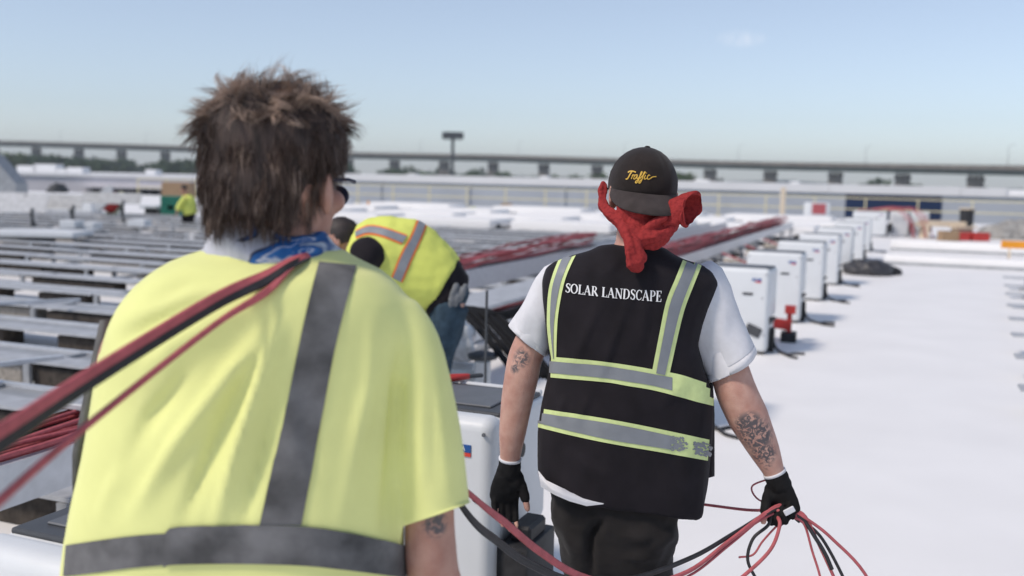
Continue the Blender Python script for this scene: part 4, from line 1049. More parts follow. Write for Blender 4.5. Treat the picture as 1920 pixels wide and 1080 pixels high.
# shirt tail showing under the vest on the left
tail = MB(); top = [(1011, 895), (1030, 912), (1060, 926), (1095, 938), (1132, 944)]; bot = [(1014, 913), (1040, 928), (1068, 940), (1100, 949), (1131, 945.5)]
vs = []
for (x0, y0), (x1, y1) in zip(top, bot):
    for f in (-.6, 0, .5, 1): vs.append(A2(x0 + (x1 - x0) * f, y0 + (y1 - y0) * f, -.148 + (.06 if x0 < 1020 else 0) + (.02 if f < 0 else 0)))
nv_ = len(vs); vs += [v + Vector((0, .012, 0)) for v in vs]; fs = []
for i in range(4):
    for j in range(3): a = i * 4 + j; fs += [(a, a + 1, a + 5, a + 4), (a + nv_, a + 4 + nv_, a + 5 + nv_, a + 1 + nv_)]
p2(tail.add(vs, fs).build('shirt_tail', M_tee, P2, True))
# trousers
tr = MB().loft([ring_px(q, D) for q in [(895, 1030, 915, 1290, .125), (925, 1028, 940, 1278, .130), (965, 1034, 972, 1274, .135), (1005, 1042, 1010, 1272, .132), (1045, 1056, 1045, 1266, .12), (1068, 1066, 1068, 1260, .09)]])
tr.join(legs_feet(D, [HIPL, HIPR + Vector((0, -.02, 0))], KN2, [a + Vector((0, 0, .04)) for a in AN2], .095, .082, .075))
trm = remeshed(tr, 'trousers', .011, 4); wrinkle(trm, .013, 9, 1, (1, 1, 1.6)); wrinkle(trm, .004, 25, 2, (1, 1, 1.8))
folds(trm, [([(1130, 975), (1108, 1010), (1108, 1085)], 9, -.035), ([(1150, 1000), (1200, 1010), (1240, 1000)], 9, .010), ([(1255, 1040), (1200, 1050), (1165, 1035)], 9, .010), ([(1270, 1000), (1225, 1030)], 10, .009), ([(1060, 960), (1075, 1060)], 10, .007)])
p2(put('trousers', trm, M_trous, P2, True)); boots(AN2, P2)
for o in [q for q in P2.children if q.name.startswith('boot')]: p2(o)
fl = MB(); vs = []                                   # vest front corner seen past the right hip
for x, y in ((1322, 700), (1326, 780), (1326, 897)):
    vs += [A2(x, y, .02), A2(x + 13, y - 4, .06), A2(x + 14, y - 4, .075), A2(x, y, .035)]
p2(fl.add(vs, [(4 * i + j, 4 * i + (j + 1) % 4, 4 * i + 4 + (j + 1) % 4, 4 * i + 4 + j) for i in range(2) for j in range(4)] + [(8, 9, 10, 11), (3, 2, 1, 0)]).build('front_flap', M_vest, P2, True))
# reflective bands: full lime bands with narrower grey tape on them
def band(name_l, name_g, top_e, bot_e, edge, parent, bvh, fix, gray_end=None, mg=M_refl, ml=M_trim, nu=40, gray_start=0.0):
    fix(px_sheet(MB(), bvh, top_e, bot_e, .0022, nu, 5).build(name_l, ml, parent, True))
    T = [Vector((x, y, 0)) for x, y in top_e]; B = [Vector((x, y, 0)) for x, y in bot_e]
    g1 = []; g2 = []
    for a, b in zip(T, B):
        d = (b - a); f = min(.45, edge / d.length); p, q = a + d * f, b - d * f; g1.append((p.x, p.y)); g2.append((q.x, q.y))
    if gray_end:
        def cutx(e):
            o = [p for p in e if p[0] < gray_end]; i = len(o); a, b = e[i - 1], e[i]; f = (gray_end - a[0]) / (b[0] - a[0]); return o + [(gray_end, a[1] + (b[1] - a[1]) * f)]
        g1, g2 = cutx(g1), cutx(g2)
    fix(px_sheet(MB(), bvh, g1, g2, .0036, nu, 4).build(name_g, mg, parent, True)); return g1, g2
band('trim_tape', 'reflective_tape', [(1049, 485), (1038, 512), (1029, 548), (1026.5, 602), (1029.5, 640), (1035, 672)], [(1085, 470), (1070, 500), (1058, 532), (1048, 586), (1045, 625), (1044, 672)], 8.0, P2, bv, p2)
band('trim_tape', 'reflective_tape', [(1282, 483), (1266, 522), (1249, 564), (1236, 625), (1222, 698)], [(1315, 499), (1298, 540), (1282, 583), (1268, 640), (1254, 705)], 8.0, P2, bv, p2)
band('trim_tape', 'reflective_tape', [(1027, 668), (1075, 672), (1125, 677), (1175, 684), (1222, 692), (1269, 701), (1305, 712), (1338, 724)], [(1025.5, 707), (1080, 711.5), (1140, 717), (1180, 724), (1222, 731), (1270, 743), (1305, 753), (1336.5, 761)], 8.5, P2, bv, p2, 1260)
band('trim_tape', 'reflective_tape', [(1013, 766), (1095, 778), (1176, 792), (1250, 807), (1337, 826)], [(1009.5, 801), (1075, 817), (1147, 832), (1240, 848), (1334, 865)], 8.0, P2, bv, p2, 1258)
# worn flakes of tape at the right end of the lower band
fk = MB(); rnd = random.Random(6)
for k in range(150):
    x = 1258 + abs(rnd.gauss(0, 1)) * 12 if k < 70 else rnd.uniform(1300, 1333); 
    if x > 1334 or 1288 < x < 1299: continue
    yt = np.interp(x, [1250, 1337], [807 + 8.5, 826 + 8.5]); yb = np.interp(x, [1240, 1334], [848 - 8, 865 - 8]); y = rnd.uniform(yt, yb)
    px_stroke(fk, bv, [(x - rnd.uniform(1.5, 4), y), (x, y + rnd.uniform(-1.5, 1.5)), (x + rnd.uniform(1.5, 4), y + rnd.uniform(-1, 1))], [rnd.uniform(1, 3), rnd.uniform(2, 5), rnd.uniform(1, 3)], .0034 + .0004 * rnd.random())
o = p2(fk.build('worn_tape', M_refl, P2)); o['kind'] = 'stuff'
# lettering SOLAR LANDSCAPE: serif capitals drawn as strokes (unit box, thick and thin)
TH, TN = .17, .075
def arc(cx, cy, rx, ry, a0, a1, n=12): return [(cx + rx * math.cos(R(a0 + (a1 - a0) * k / n)), cy + ry * math.sin(R(a0 + (a1 - a0) * k / n))) for k in range(n + 1)]
def serif(x, y, w_=.17): return ([(x - w_, y), (x + w_, y)], .06)
def thickO(x0, w_): 
    pts = arc(x0 + w_ / 2, .5, w_ / 2 - .07, .48, 0, 360, 28); return (pts, [TN + (TH - TN) * abs(math.cos(2 * math.pi * k / 28)) ** 1.3 for k in range(29)])
G = {
 'S': (.62, [([(.55, .80), (.48, .93), (.32, .97), (.15, .90), (.11, .75), (.20, .62), (.36, .52), (.50, .40), (.53, .24), (.45, .08), (.28, .03), (.14, .09), (.07, .24)], [.06, .07, .09, .12, .14, .15, .18, .15, .14, .12, .09, .07, .06]), ([(.56, .95), (.55, .74)], .05), ([(.07, .06), (.07, .27)], .05)]),
 'O': (.92, [thickO(0, .90)]),
 'L': (.70, [([(.2, 0), (.2, 1)], TH), serif(.2, .97), serif(.2, .03), ([(.1, .03), (.64, .03)], .065), ([(.64, .0), (.66, .26)], .055)]),
 'A': (.90, [([(.10, 0), (.42, .98)], TN), ([(.40, 1.0), (.78, 0)], TH), ([(.22, .34), (.64, .34)], .06), serif(.10, .03, .13), serif(.78, .03, .15)]),
 'R': (.88, [([(.2, 0), (.2, 1)], TH), serif(.2, .97), serif(.2, .03), ([(.2, .97), (.42, .97), (.56, .90), (.62, .75), (.56, .60), (.42, .51), (.2, .51)], [.06, .07, .11, .16, .11, .07, .06]), ([(.42, .5), (.80, .02)], TH), serif(.80, .03, .10)]),
 'N': (.98, [([(.17, 0), (.17, 1)], TN), ([(.14, .98), (.82, .02)], TH), ([(.82, 0), (.82, 1)], TN), serif(.17, .03), serif(.82, .97), ([(.02, .97), (.2, .97)], .06)]),
 'D': (.92, [([(.2, 0), (.2, 1)], TH), serif(.2, .97, .15), serif(.2, .03, .15), ([(.2, .97), (.45, .97), (.66, .88), (.78, .70), (.81, .5), (.78, .30), (.66, .12), (.45, .03), (.2, .03)], [.06, .06, .10, .15, .17, .15, .10, .06, .06])]),
 'C': (.84, [([(.76, .76), (.66, .90), (.47, .97), (.27, .89), (.15, .70), (.12, .5), (.15, .30), (.27, .11), (.47, .03), (.66, .09), (.78, .25)], [.06, .07, .08, .11, .15, .17, .15, .11, .08, .07, .055]), ([(.76, .97), (.76, .70)], .055)]),
 'P': (.76, [([(.2, 0), (.2, 1)], TH), serif(.2, .97), serif(.2, .03), ([(.2, .97), (.44, .97), (.60, .89), (.66, .72), (.60, .55), (.44, .46), (.2, .46)], [.06, .07, .12, .16, .12, .07, .06])]),
 'E': (.76, [([(.2, 0), (.2, 1)], TH), serif(.2, .97), serif(.2, .03), ([(.1, .97), (.64, .97)], .06), ([(.1, .03), (.66, .03)], .06), ([(.2, .52), (.5, .52)], .06), ([(.64, 1), (.64, .76)], .055), ([(.66, 0), (.69, .27)], .055), ([(.5, .63), (.5, .41)], .05)]),
}
def densify(p, w_):
    if not hasattr(w_, '__len__'): w_ = [w_] * len(p)
    o = []; ow = []
    for i in range(len(p) - 1):
        for k in range(3): t = k / 3; o.append((p[i][0] + (p[i + 1][0] - p[i][0]) * t, p[i][1] + (p[i + 1][1] - p[i][1]) * t)); ow.append(w_[i] + (w_[i + 1] - w_[i]) * t)
    return o + [p[-1]], ow + [w_[-1]]
word = 'SOLAR LANDSCAPE'; adv = [(.42 if c == ' ' else G[c][0] + .035) for c in word]; Wt = sum(adv)
let = MB(); x0 = 0; H0, H1 = 17.0, 20.5
for c, a_ in zip(word, adv):
    if c != ' ':
        for pts, w_ in G[c][1]:
            pts, w_ = densify(pts, w_); q = []
            for x, y in pts:
                s = (x0 + x) / Wt; X = 1061 + (1241 - 1061) * s; base = 548 + (566 - 548) * s + 2.0 * math.sin(math.pi * s); hh = H0 + (H1 - H0) * s
                q.append((X + (y - .5) * 1.2, base - y * hh))
            sc_ = (H0 + H1) / 2 * .92
            px_stroke(let, bv, q, [max(1.05, v * sc_) for v in w_], .0030)
    x0 += a_
p2(let.build('lettering', M_print, P2))

# cap worn backwards: six panel crown, button, brim hanging at the back
capc = A2(1205, 355, .035); cs = 1.0
def cap_mesh():
    rings = []; n = 72
    ry = [(0.0, 1.0), (.12, .995), (.3, .965), (.5, .875), (.68, .745), (.82, .58), (.92, .40), (.975, .22), (.995, .10)]
    H = .111
    for z, r in [(-.16, .985)] + ry:
        ring = []
        for k in range(n):
            q = 2 * math.pi * k / n; s = abs(((q / (2 * math.pi) * 6 + .5) % 1) - .5)
            g_ = 1 - .022 * math.exp(-(s / .022) ** 2) * (1 if z > 0 else 0) + .010 * (.5 - s) * 0 +   .026 * noise.noise(Vector((math.cos(q) * 2, math.sin(q) * 2, z * 2.5)))
            x = .0975 * r * g_ * math.cos(q); y = .112 * r * g_ * math.sin(q)
            ring.append(Vector((x, y, z * H + .006 * (x / .1) * 0)))
        rings.append(ring)
    return MB().loft(rings)
cm = cap_mesh(); capM = Matrix.Translation(capc + Vector((0, 0, .008))) @ Matrix.Rotation(R(4), 4, 'Z') @ Matrix.Rotation(R(5), 4, 'X') @ Matrix.Rotation(R(4), 4, 'Y')
cme = MB().add([capM @ Vector(v) for v in cm.v], cm.f).mesh('cap')
cap = p2(put('cap', cme, M_cap, P2, True)); bc = bvh_of(cme)
bt = MB().ball((0, 0, .111), (.008, .008, .004)); o = MB().add([capM @ Vector(v) for v in bt.v], bt.f).build('button', M_cap, cap, True); o.matrix_parent_inverse = cap.matrix_world.inverted() if False else Matrix()
br = []; nb = 28                                   # brim
for th in (0, .004):
    for k in range(nb + 1):
        q = R(188) + R(164) * k / nb; e = math.sin(math.pi * k / nb)
        for f in (0, .33, .66, 1.0):
            ext = .078 * e ** .55 * f; r_ = 1
            x = .0985 * math.cos(q) * (1 + .06 * f * e); y = .113 * math.sin(q) - ext * .80
            z = -.010 - ext * .60 - .010 * f * (math.cos(q) ** 2) - th
            br.append(Vector((x, y, z)))
fs = []; S = (nb + 1) * 4
for k in range(nb):
    for j in range(3):
        a = k * 4 + j; fs += [(a, a + 1, a + 5, a + 4), (a + S, a + 4 + S, a + 5 + S, a + 1 + S)]
    a = k * 4 + 3; fs.append((a, a + S, a + S + 4, a + 4))
o = MB().add([capM @ v for v in br], fs).build('brim', M_brim, cap, True); o.matrix_parent_inverse = Matrix()
for o in cap.children: o.matrix_parent_inverse = Matrix()
# script on the cap
tf = MB()
def st(pts, wd): px_stroke(tf, bc, [(p.x, p.y) for p in spline([Vector((x, y, 0)) for x, y in pts], 5)], wd, .0022)
Z = lambda L_: [(1060 + x / 3.856, 250 + y / 3.856) for x, y in L_]
st(Z([(455, 285), (470, 276), (490, 276), (512, 284)]), 2.3); st(Z([(482, 278), (468, 302), (455, 325), (446, 332), (440, 328)]), 2.2)
st(Z([(488, 300), (478, 330)]), 1.7); st(Z([(482, 318), (492, 304), (502, 300)]), 1.6)
st(Z([(522, 302), (506, 306), (496, 326), (506, 331), (518, 314), (524, 302), (518, 322), (524, 331)]), 1.6)
st(Z([(524, 331), (548, 300), (556, 282), (548, 284), (534, 330), (520, 356), (510, 358), (514, 346), (534, 330)]), 1.7)
st(Z([(540, 328), (566, 300), (578, 284), (570, 284), (556, 330), (542, 358), (533, 359), (538, 346), (560, 328)]), 1.7)
st(Z([(580, 303), (570, 326), (576, 332), (588, 324)]), 1.7); st(Z([(585, 290), (588, 288)]), 2.2)
st(Z([(612, 308), (602, 303), (592, 320), (598, 333), (614, 326), (632, 316), (656, 314)]), 1.7)
o = p2(tf.build('script_emblem', M_gold, cap)); o.matrix_parent_inverse = Matrix(); 
P2c = P2i
for o in cap.children: o.matrix_parent_inverse = Matrix()
# red bandana
def cloth(name, parts, mt, parent, fix, vox=.005, sm_=2, w1=(.006, 30), w2=(.003, 80), seed=1.0):
    mb = MB()
    for q in parts: mb.join(q)
    me = remeshed(mb, name, vox, sm_); wrinkle(me, w1[0], w1[1], seed); wrinkle(me, w2[0], w2[1], seed + 4)
    return fix(put(name, me, mt, parent, True))
def B2(px, py, dy): return A2(px, py, dy)
parts = []
# roll along the left side of the head
parts.append(MB().tube(spline([B2(1131, 345, .06), B2(1129, 366, .03), B2(1131, 385, .0), B2(1143, 400, -.04), B2(1165, 418, -.075)], 5), list(np.interp(np.linspace(0, 1, 21), [0, .12, .3, .6, 1], [.010, .016, .012, .016, .020])), 12, round_end=True, ridge=.14, rs=.5))
# cloth across the back of the neck
parts.append(MB().tube(spline([B2(1150, 405, -.045), B2(1180, 428, -.085), B2(1210, 440, -.09), B2(1240, 428, -.065), B2(1258, 408, -.03)], 5), list(np.interp(np.linspace(0, 1, 21), [0, .3, .6, 1], [.018, .030, .032, .03])), 28, ridge=.13, rs=1.7))
parts.append(MB().tube(spline([B2(1160, 400, -.05), B2(1200, 405, -.08), B2(1245, 398, -.045)], 5), [.025] * 11, 24, ridge=.12, rs=3.3))
# fold from the neck up to the right and the flared loop
parts.append(MB().tube(spline([B2(1192, 452, -.10), B2(1212, 448, -.11), B2(1236, 440, -.10), B2(1250, 424, -.08)], 5), list(np.interp(np.linspace(0, 1, 16), [0, .5, 1], [.016, .030, .026])), 28, round_end=True, ridge=.14, rs=2.6))
parts.append(MB().tube(spline([B2(1205, 440, -.115), B2(1226, 418, -.12), B2(1246, 408, -.11)], 5), [.012] * 11, 10, round_end=True))
# tail hanging on the back
parts.append(MB().tube(spline([B2(1168, 420, -.09), B2(1178, 444, -.12), B2(1184, 466, -.135), B2(1188, 486, -.138), B2(1192, 497, -.138)], 5), list(np.interp(np.linspace(0, 1, 21), [0, .35, .7, .92, 1], [.014, .018, .022, .030, .022])), 28, flat=.75, round_end=True, ridge=.13, rs=.9))
parts.append(MB().tube(spline([B2(1184, 425, -.10), B2(1196, 458, -.13), B2(1202, 482, -.135)], 5), list(np.interp(np.linspace(0, 1, 11), [0, .7, 1], [.012, .014, .018])), 12, flat=.7, round_end=True))
bandana = cloth('bandana', parts, M_band, P2, p2, .0034, 1, (.004, 34), (.0018, 90), 2.0)
# flared loop, an open cloth funnel
axis = spline([B2(1240, 428, -.085), B2(1254, 410, -.08), B2(1272, 396, -.08), B2(1290, 392, -.085), B2(1297, 393, -.092)], 6)
rr = list(np.interp(np.linspace(0, 1, 25), [0, .25, .55, .85, 1], [.028, .030, .038, .047, .046]))
mbq = MB(); rings = []; nn = 28
for i, (p, r) in enumerate(zip(axis, rr)):
    d = (axis[min(i + 1, 24)] - axis[max(i - 1, 0)]).normalized()
    if i > 15: d = d.lerp(Vector((.62, -.78, -.1)), (i - 15) / 10).normalized()
    x = Vector((.55, .2, .75)); x = (x - d * x.dot(d)).normalized(); y = d.cross(x)
    rings.append([p + x * r * 1.12 * math.cos(q) + y * r * .78 * math.sin(q) * (1 + .10 * math.sin(3 * q + i * .2) + .05 * math.sin(7 * q + i * .15)) for q in [2 * math.pi * k / nn for k in range(nn)]])
inn = []
for i in range(24, 8, -2):
    c = sum(rings[i], Vector()) / nn; inn.append([c + (p - c) * .90 for p in rings[i]])
mbq.loft(rings + inn); me = mbq.mesh('bandana_loop'); wrinkle(me, .006, 26, 6); wrinkle(me, .0015, 80, 7)
p2(put('bandana_loop', me, M_band, P2, True))

# ================= person in lime, nearest =================
D1 = 1.75
def A1(px, py, dy=0.0): return at(px, py, D1 + dy)
P1 = thing('person', 'person with messy brown hair in a lime shirt with grey bands, cables over the shoulder', 'person', (A1(460, 800).x, D1 + .05, 0))
P1i = Matrix.Translation(-Vector(P1.location))
def p1(ob): ob.matrix_parent_inverse = P1i; return ob
rows1 = [(462, 405, 466, 640, .075, .02), (472, 372, 484, 662, .095, .02), (486, 330, 497, 688, .115, .01), (506, 292, 508, 715, .130), (535, 256, 532, 745, .142), (570, 230, 562, 768, .150), (610, 212, 605, 778, .152), (655, 200, 655, 775, .15), (710, 188, 720, 768, .148),
         (780, 174, 790, 762, .148), (850, 160, 860, 758, .148), (930, 142, 940, 756, .15), (1010, 129, 1015, 756, .15), (1090, 120, 1095, 760, .15), (1180, 122, 1180, 765, .15), (1240, 126, 1240, 768, .15)]
sh = MB().loft([ring_px(q, D1) for q in rows1])
sp_ = spline([A1(730, 585), A1(766, 650, -.005), A1(792, 760, -.01), A1(813, 880, -.012), A1(824, 1010, -.012)], 6)
sh.tube(sp_, list(np.interp(np.linspace(0, 1, 25), [0, .2, .45, .75, 1], [.056, .058, .057, .058, .060])), 30)
sh.tube(spline([A1(292, 640, .02), A1(250, 700, .12), A1(235, 760, .24)], 5), [.078] * 11, 24)
shirt_me = remeshed(sh, 'shirt', .010, 9)
wrinkle(shirt_me, .006, 6, 9, (1, 1, .7))
folds(shirt_me, [([(240, 720), (330, 640), (440, 580), (540, 540)], 26, .016), ([(215, 640), (300, 600), (420, 555)], 20, -.016), ([(250, 960), (330, 830), (430, 700), (500, 620)], 17, .018), ([(210, 900), (280, 780), (360, 690)], 18, -.016),
                 ([(400, 990), (440, 850), (490, 700), (530, 600)], 13, .020), ([(340, 980), (400, 830), (460, 690)], 14, -.016), ([(640, 980), (660, 850), (690, 720), (700, 600)], 18, .010), ([(720, 990), (735, 850), (745, 720), (760, 630)], 13, -.018),
                 ([(430, 560), (300, 620), (225, 700)], 12, .010), ([(450, 990), (490, 850), (520, 730)], 12, -.014),
                 ([(790, 940), (790, 800), (790, 680)], 13, .008), ([(840, 940), (825, 800), (812, 680)], 13, .006), ([(470, 520), (350, 530), (270, 570)], 16, -.008), ([(180, 980), (230, 860), (290, 760)], 16, .008), ([(600, 900), (560, 760)], 20, -.006)])
# trim the right sleeve to its slanting hem
_a = coords(shirt_me); _p = to_px(_a); _ln = 985 - (_p[:, 0] - 755) * .37
_m = (_p[:, 0] > 752) & (_p[:, 1] > _ln) & (_p[:, 1] < 1060) & (_a[:, 1] > 0)
_a[_m, 2] += ((_p[:, 1] - _ln)[_m]) / F * _a[_m, 1] * 1.0
set_coords(shirt_me, _a)
def ph(me):
    a = coords(me); p = to_px(a); return a, p
shirt = p1(put('shirt', shirt_me, M_lime, P1, True)); b1 = bvh_of(shirt_me)
# hem ring at the sleeve
c0 = A1(822, 962, -.012)
# body
body = MB()
body.loft([ring_px((y0, x0 + 62, y1, x1 - 62, b * .62, *(q[0:1])), D1) for (y0, x0, y1, x1, b, *q) in rows1])
body.loft([ring_px(q, D1) for q in [(1200, 170, 1200, 720, .12), (1330, 180, 1330, 715, .13), (1420, 200, 1420, 700, .12)]])
hc1 = A1(538, 352, .03)
body.tube([A1(515, 520, .03), A1(522, 450, .03), A1(530, 400, .035)], [.075, .066, .064], 20)
HM1 = head(body, hc1, R(-21), 1.08, R(-2))
# right arm hanging, forearm forward
ra = spline([A1(728, 610), A1(775, 700), A1(803, 900), A1(806, 1000), A1(812, 1075, .01), A1(830, 1140, .10), A1(800, 1150, .26)], 5)
body.tube(ra, list(np.interp(np.linspace(0, 1, len(ra)), [0, .3, .55, .75, 1], [.050, .042, .0475, .049, .032])), 20)
hand(body, ra[-1], (-.4, .9, .1), (-.2, .1, -1), (-.9, -.4, 0), ((60, 80, 50),) * 4)
la = spline([A1(285, 590), A1(225, 700, .10), A1(215, 800, .22), A1(330, 860, .36)], 5)
body.tube(la, list(np.interp(np.linspace(0, 1, len(la)), [0, .5, 1], [.055, .048, .032])), 18)
hand(body, la[-1], (.9, .35, .1), (0, .3, -1), (.2, .8, .3), ((60, 80, 50),) * 4)
HP = [A1(340, 1380), A1(540, 1380)]; KN = [Vector((p.x, D1 + .1, .50)) for p in HP]; AN = [Vector((HP[0].x, D1 + .22, .09)), Vector((HP[1].x, D1 - .10, .09))]
for h, k, a in zip(HP, KN, AN): body.tube(spline([h, k, a], 5), list(np.interp(np.linspace(0, 1, 11), [0, .5, .75, 1], [.085, .055, .05, .04])), 16)
bm1 = remeshed(body, 'person_body', .0065, 3)
ink(bm1, [(A1(820, 985, -.05), .03)])
p1(put('body', bm1, M_skin1, P1, True)); eyes(HM1, P1)
for o in [q for q in P1.children if q.name.startswith('eye')]: p1(o)
trm = remeshed(MB().loft([ring_px(q, D1) for q in [(1180, 160, 1180, 728, .13), (1300, 165, 1300, 728, .14), (1400, 190, 1400, 715, .13), (1480, 230, 1480, 680, .10)]]).join(legs_feet(D1, HP, KN, [a + Vector((0, 0, .04)) for a in AN], .115, .09, .08)), 'trousers', .012, 4)
p1(put('trousers', trm, M_denim, P1, True)); boots(AN, P1)
for o in [q for q in P1.children if q.name.startswith('boot')]: p1(o)
# bands on the shirt
def band1(a, b, nu=40, nm='reflective_band', off=.003): return p1(px_sheet(MB(), b1, a, b, off, nu, 6).build(nm, M_refl1, P1, True))
band1([(598, 493), (580, 560), (558, 660), (530, 800), (508, 890), (487, 984)], [(668, 500), (648, 570), (626, 660), (600, 800), (583, 890), (565, 984)])
band1([(126, 1022), (190, 1012), (250, 1004), (318, 999)], [(121, 1080), (190, 1072), (250, 1064), (318, 1058)], 20)
band1([(313, 996), (330, 987), (430, 983), (560, 985), (640, 995), (700, 1008), (757, 1022)], [(308, 1062), (325, 1057), (430, 1055), (560, 1058), (640, 1066), (700, 1074), (757, 1083)], 44, off=.0055)
# side band along the left edge, going round to the front
sb = MB(); vs = []; ys = [600, 650, 700, 750, 800, 850, 900, 950]
for y in ys:
    xl = np.interp(y, [610, 655, 710, 780, 850, 930, 1010], [212, 200, 188, 174, 160, 142, 129]) 
    for dx, dy in ((-6, .05), (-24, .045), (-25, .075), (-8, .11), (12, .11)):
        vs.append(A1(xl + dx * (1 if y < 850 else max(.1, (960 - y) / 110)), y, dy))
p1(sb.add(vs, [(5 * i + j, 5 * i + (j + 1) % 5, 5 * i + 5 + (j + 1) % 5, 5 * i + 5 + j) for i in range(len(ys) - 1) for j in range(5)]).build('side_band', M_refl1, P1, True))
# neck gaiter
gr = [(404, 428, 440, 604, .075, .028), (418, 416, 452, 618, .082, .028), (436, 398, 468, 632, .088, .025), (456, 386, 482, 640, .092, .022), (478, 378, 499, 648, .095, .02), (500, 372, 512, 652, .09, .02)]
gme = remeshed(MB().loft([ring_px(q, D1) for q in gr]), 'neck_gaiter', .006, 2); wrinkle(gme, .012, 14, 4, (1, 1, 2.2)); wrinkle(gme, .004, 40, 6)
go_ = put('neck_gaiter', gme, M_gaiter, P1, True); p1(go_)
# shift the pattern so its blue side lies on the right
gc = Vector((A1(515, 450).x, D1, A1(515, 450).z)); gme.transform(Matrix.Translation(-gc)); go_.location = gc
# face mask and glasses
gl = MB()
for sx in (-1, 1):
    gl.tube([HM1 @ Vector((sx * .088, -.012, .014)), HM1 @ Vector((sx * .086, .05, .017)), HM1 @ Vector((sx * .070, .098, .015))], .0035, 8)
    q = MB().ball((0, 0, 0), (.024, .006, .019), None, 14, 8); gl.add([HM1 @ (Vector(v) + Vector((sx * .034, .102, -.010))) for v in q.v], q.f)
gl.tube([HM1 @ Vector((-.012, .114, .012)), HM1 @ Vector((.012, .114, .012))], .003, 6)
p1(gl.build('glasses', M_lens, P1, True))
# messy hair: a soft inner volume and thousands of strands in locks
rnd = random.Random(12); HMI = HM1.inverted()
def scalp(n_): return Vector((n_.x * .080, n_.y * .100 - .012, n_.z * .098 + .028))
def hairy(n_):
    if n_.z < -.52: return False
    if n_.y > .30 and n_.z < .55 - .2 * abs(n_.x): return False
    if n_.y > .02 and n_.z < .10: return False
    return True
hr1 = [(158, 488, 158, 540, .03), (164, 460, 164, 566, .055), (177, 428, 180, 598, .08), (203, 402, 205, 624, .102), (235, 387, 238, 640, .115), (265, 382, 265, 648, .122), (300, 382, 300, 642, .122), (325, 382, 325, 618, .132), (360, 386, 360, 600, .130), (390, 394, 390, 586, .122), (408, 412, 408, 572, .11)]
hb = MB().loft([ring_px((*q, .0), D1 + .02, n=40, p=2.1) for q in hr1])
hbm = remeshed(hb, 'hair', .007, 6); wrinkle(hbm, .014, 18, 3, (1, 1, .5))
hb_bv = bvh_of(hbm); hbm.calc_loop_triangles()
hair_c = A1(515, 300, .02)
hd = MB(); hl_ = MB(); hm = hd; down = Vector((0, 0, -1))
def strand(P, w0):
    vs = []; side = Vector((rnd.gauss(0, 1), rnd.gauss(0, .4), rnd.gauss(0, 1))).normalized()
    for i, p in enumerate(P):
        d = (P[min(i + 1, len(P) - 1)] - P[max(i - 1, 0)]).normalized(); s_ = d.cross(side).normalized(); w_ = w0 * (1 - .85 * (i / (len(P) - 1)) ** 1.5)
        vs += [p - s_ * w_, p + s_ * w_]
    hm.add(vs, [(2 * i, 2 * i + 1, 2 * i + 3, 2 * i + 2) for i in range(len(P) - 1)])
tris = [(p.center.copy(), p.normal.copy(), p.area) for p in hbm.polygons]
crown = A1(500, 175, .03)
ncl = 0
while ncl < 760:
    c_, n_, a_ = rnd.choice(tris)
    hl = HMI @ c_
    if c_.z < A1(500, 405).z: continue
    if hl.y > .075 and hl.z < .07: continue                              # the face stays free
    ncl += 1
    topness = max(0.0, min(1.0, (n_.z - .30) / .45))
    hm = hl_ if rnd.random() < topness * .9 + .06 else hd  # locks facing up mostly take the painted lit tone
    radial = (c_ - crown); radial.z *= .3; radial.normalize()
    flow = (down * (1.0 - .75 * topness) + radial * (.25 + .75 * topness))
    sw = Vector((noise.noise(c_ * 26 + Vector((9, 0, 0))), noise.noise(c_ * 26 + Vector((0, 9, 0))), noise.noise(c_ * 26)))
    wild = rnd.random() < (.11 if topness > .2 else .02)
    leftup = max(0, (A1(430, 230).x - c_.x) / .05) * (1 if A1(500, 250).z < c_.z else 0)
    lift = .07 + .62 * topness + (.9 if wild else 0) + .45 * min(1, leftup)
    flow = flow + sw * (.30 + 1.3 * topness) + n_ * lift
    if topness > .2: flow += Vector((.16, 0, .16))
    if leftup > .3: flow += Vector((-.5, 0, .25)) * min(1, leftup)
    d = flow.normalized()
    Lh = .045 + .028 * rnd.random() + .012 * topness + (.010 * rnd.random() if c_.z < A1(500, 350).z else 0)
    if wild: Lh *= 1.15
    curl = Vector((rnd.gauss(0, 1), rnd.gauss(0, 1), rnd.gauss(0, .6))) * (.05 + .24 * topness)
    seg = 7; p = c_ - n_ * .014; guide = [p.copy()]
    for i in range(seg):
        p = p + d * Lh / seg
        h = hb_bv.find_nearest(p)
        if h[0] is not None and (p - h[0]).dot(h[1]) < -.001 and i > 1: p = p.lerp(h[0] + h[1] * .002, .7)
        guide.append(p.copy())
        d = (d + down * (.17 if topness < .3 else .05) + curl - (n_ * .10 if not wild and i > 2 else Vector())).normalized()
    sp_w = .0085 if not wild else .005
    for k in range(24):
        off = Vector((rnd.gauss(0, 1), rnd.gauss(0, 1), rnd.gauss(0, 1))) * sp_w; off -= n_ * off.dot(n_) * .5
        cut_ = rnd.uniform(.7, 1.0); jit = Vector((rnd.gauss(0, 1), rnd.gauss(0, 1), rnd.gauss(0, 1))) * .0032
        last = max(4, int(round((seg + 1) * cut_)))
        strand([g_ + off * (1 - .80 * (i / seg) ** 1.1) + jit * (i / seg) for i, g_ in enumerate(guide[:last])], rnd.uniform(.00045, .0009))
for k in range(170):                                                     # flyaways
    c_, n_, a_ = rnd.choice(tris)
    if n_.z < .1 or (HMI @ c_).y > .08: continue
    d = (n_ + Vector((rnd.gauss(0, .5), rnd.gauss(0, .5), rnd.gauss(.1, .3)))).normalized(); p = c_.copy(); path = [p.copy()]
    for i in range(6): p = p + d * .0085; path.append(p.copy()); d = (d + Vector((rnd.gauss(0, .22), rnd.gauss(0, .22), rnd.gauss(-.05, .2)))).normalized()
    strand(path, .00035)
hob = p1(hd.build('hair', M_hdark, P1, True))
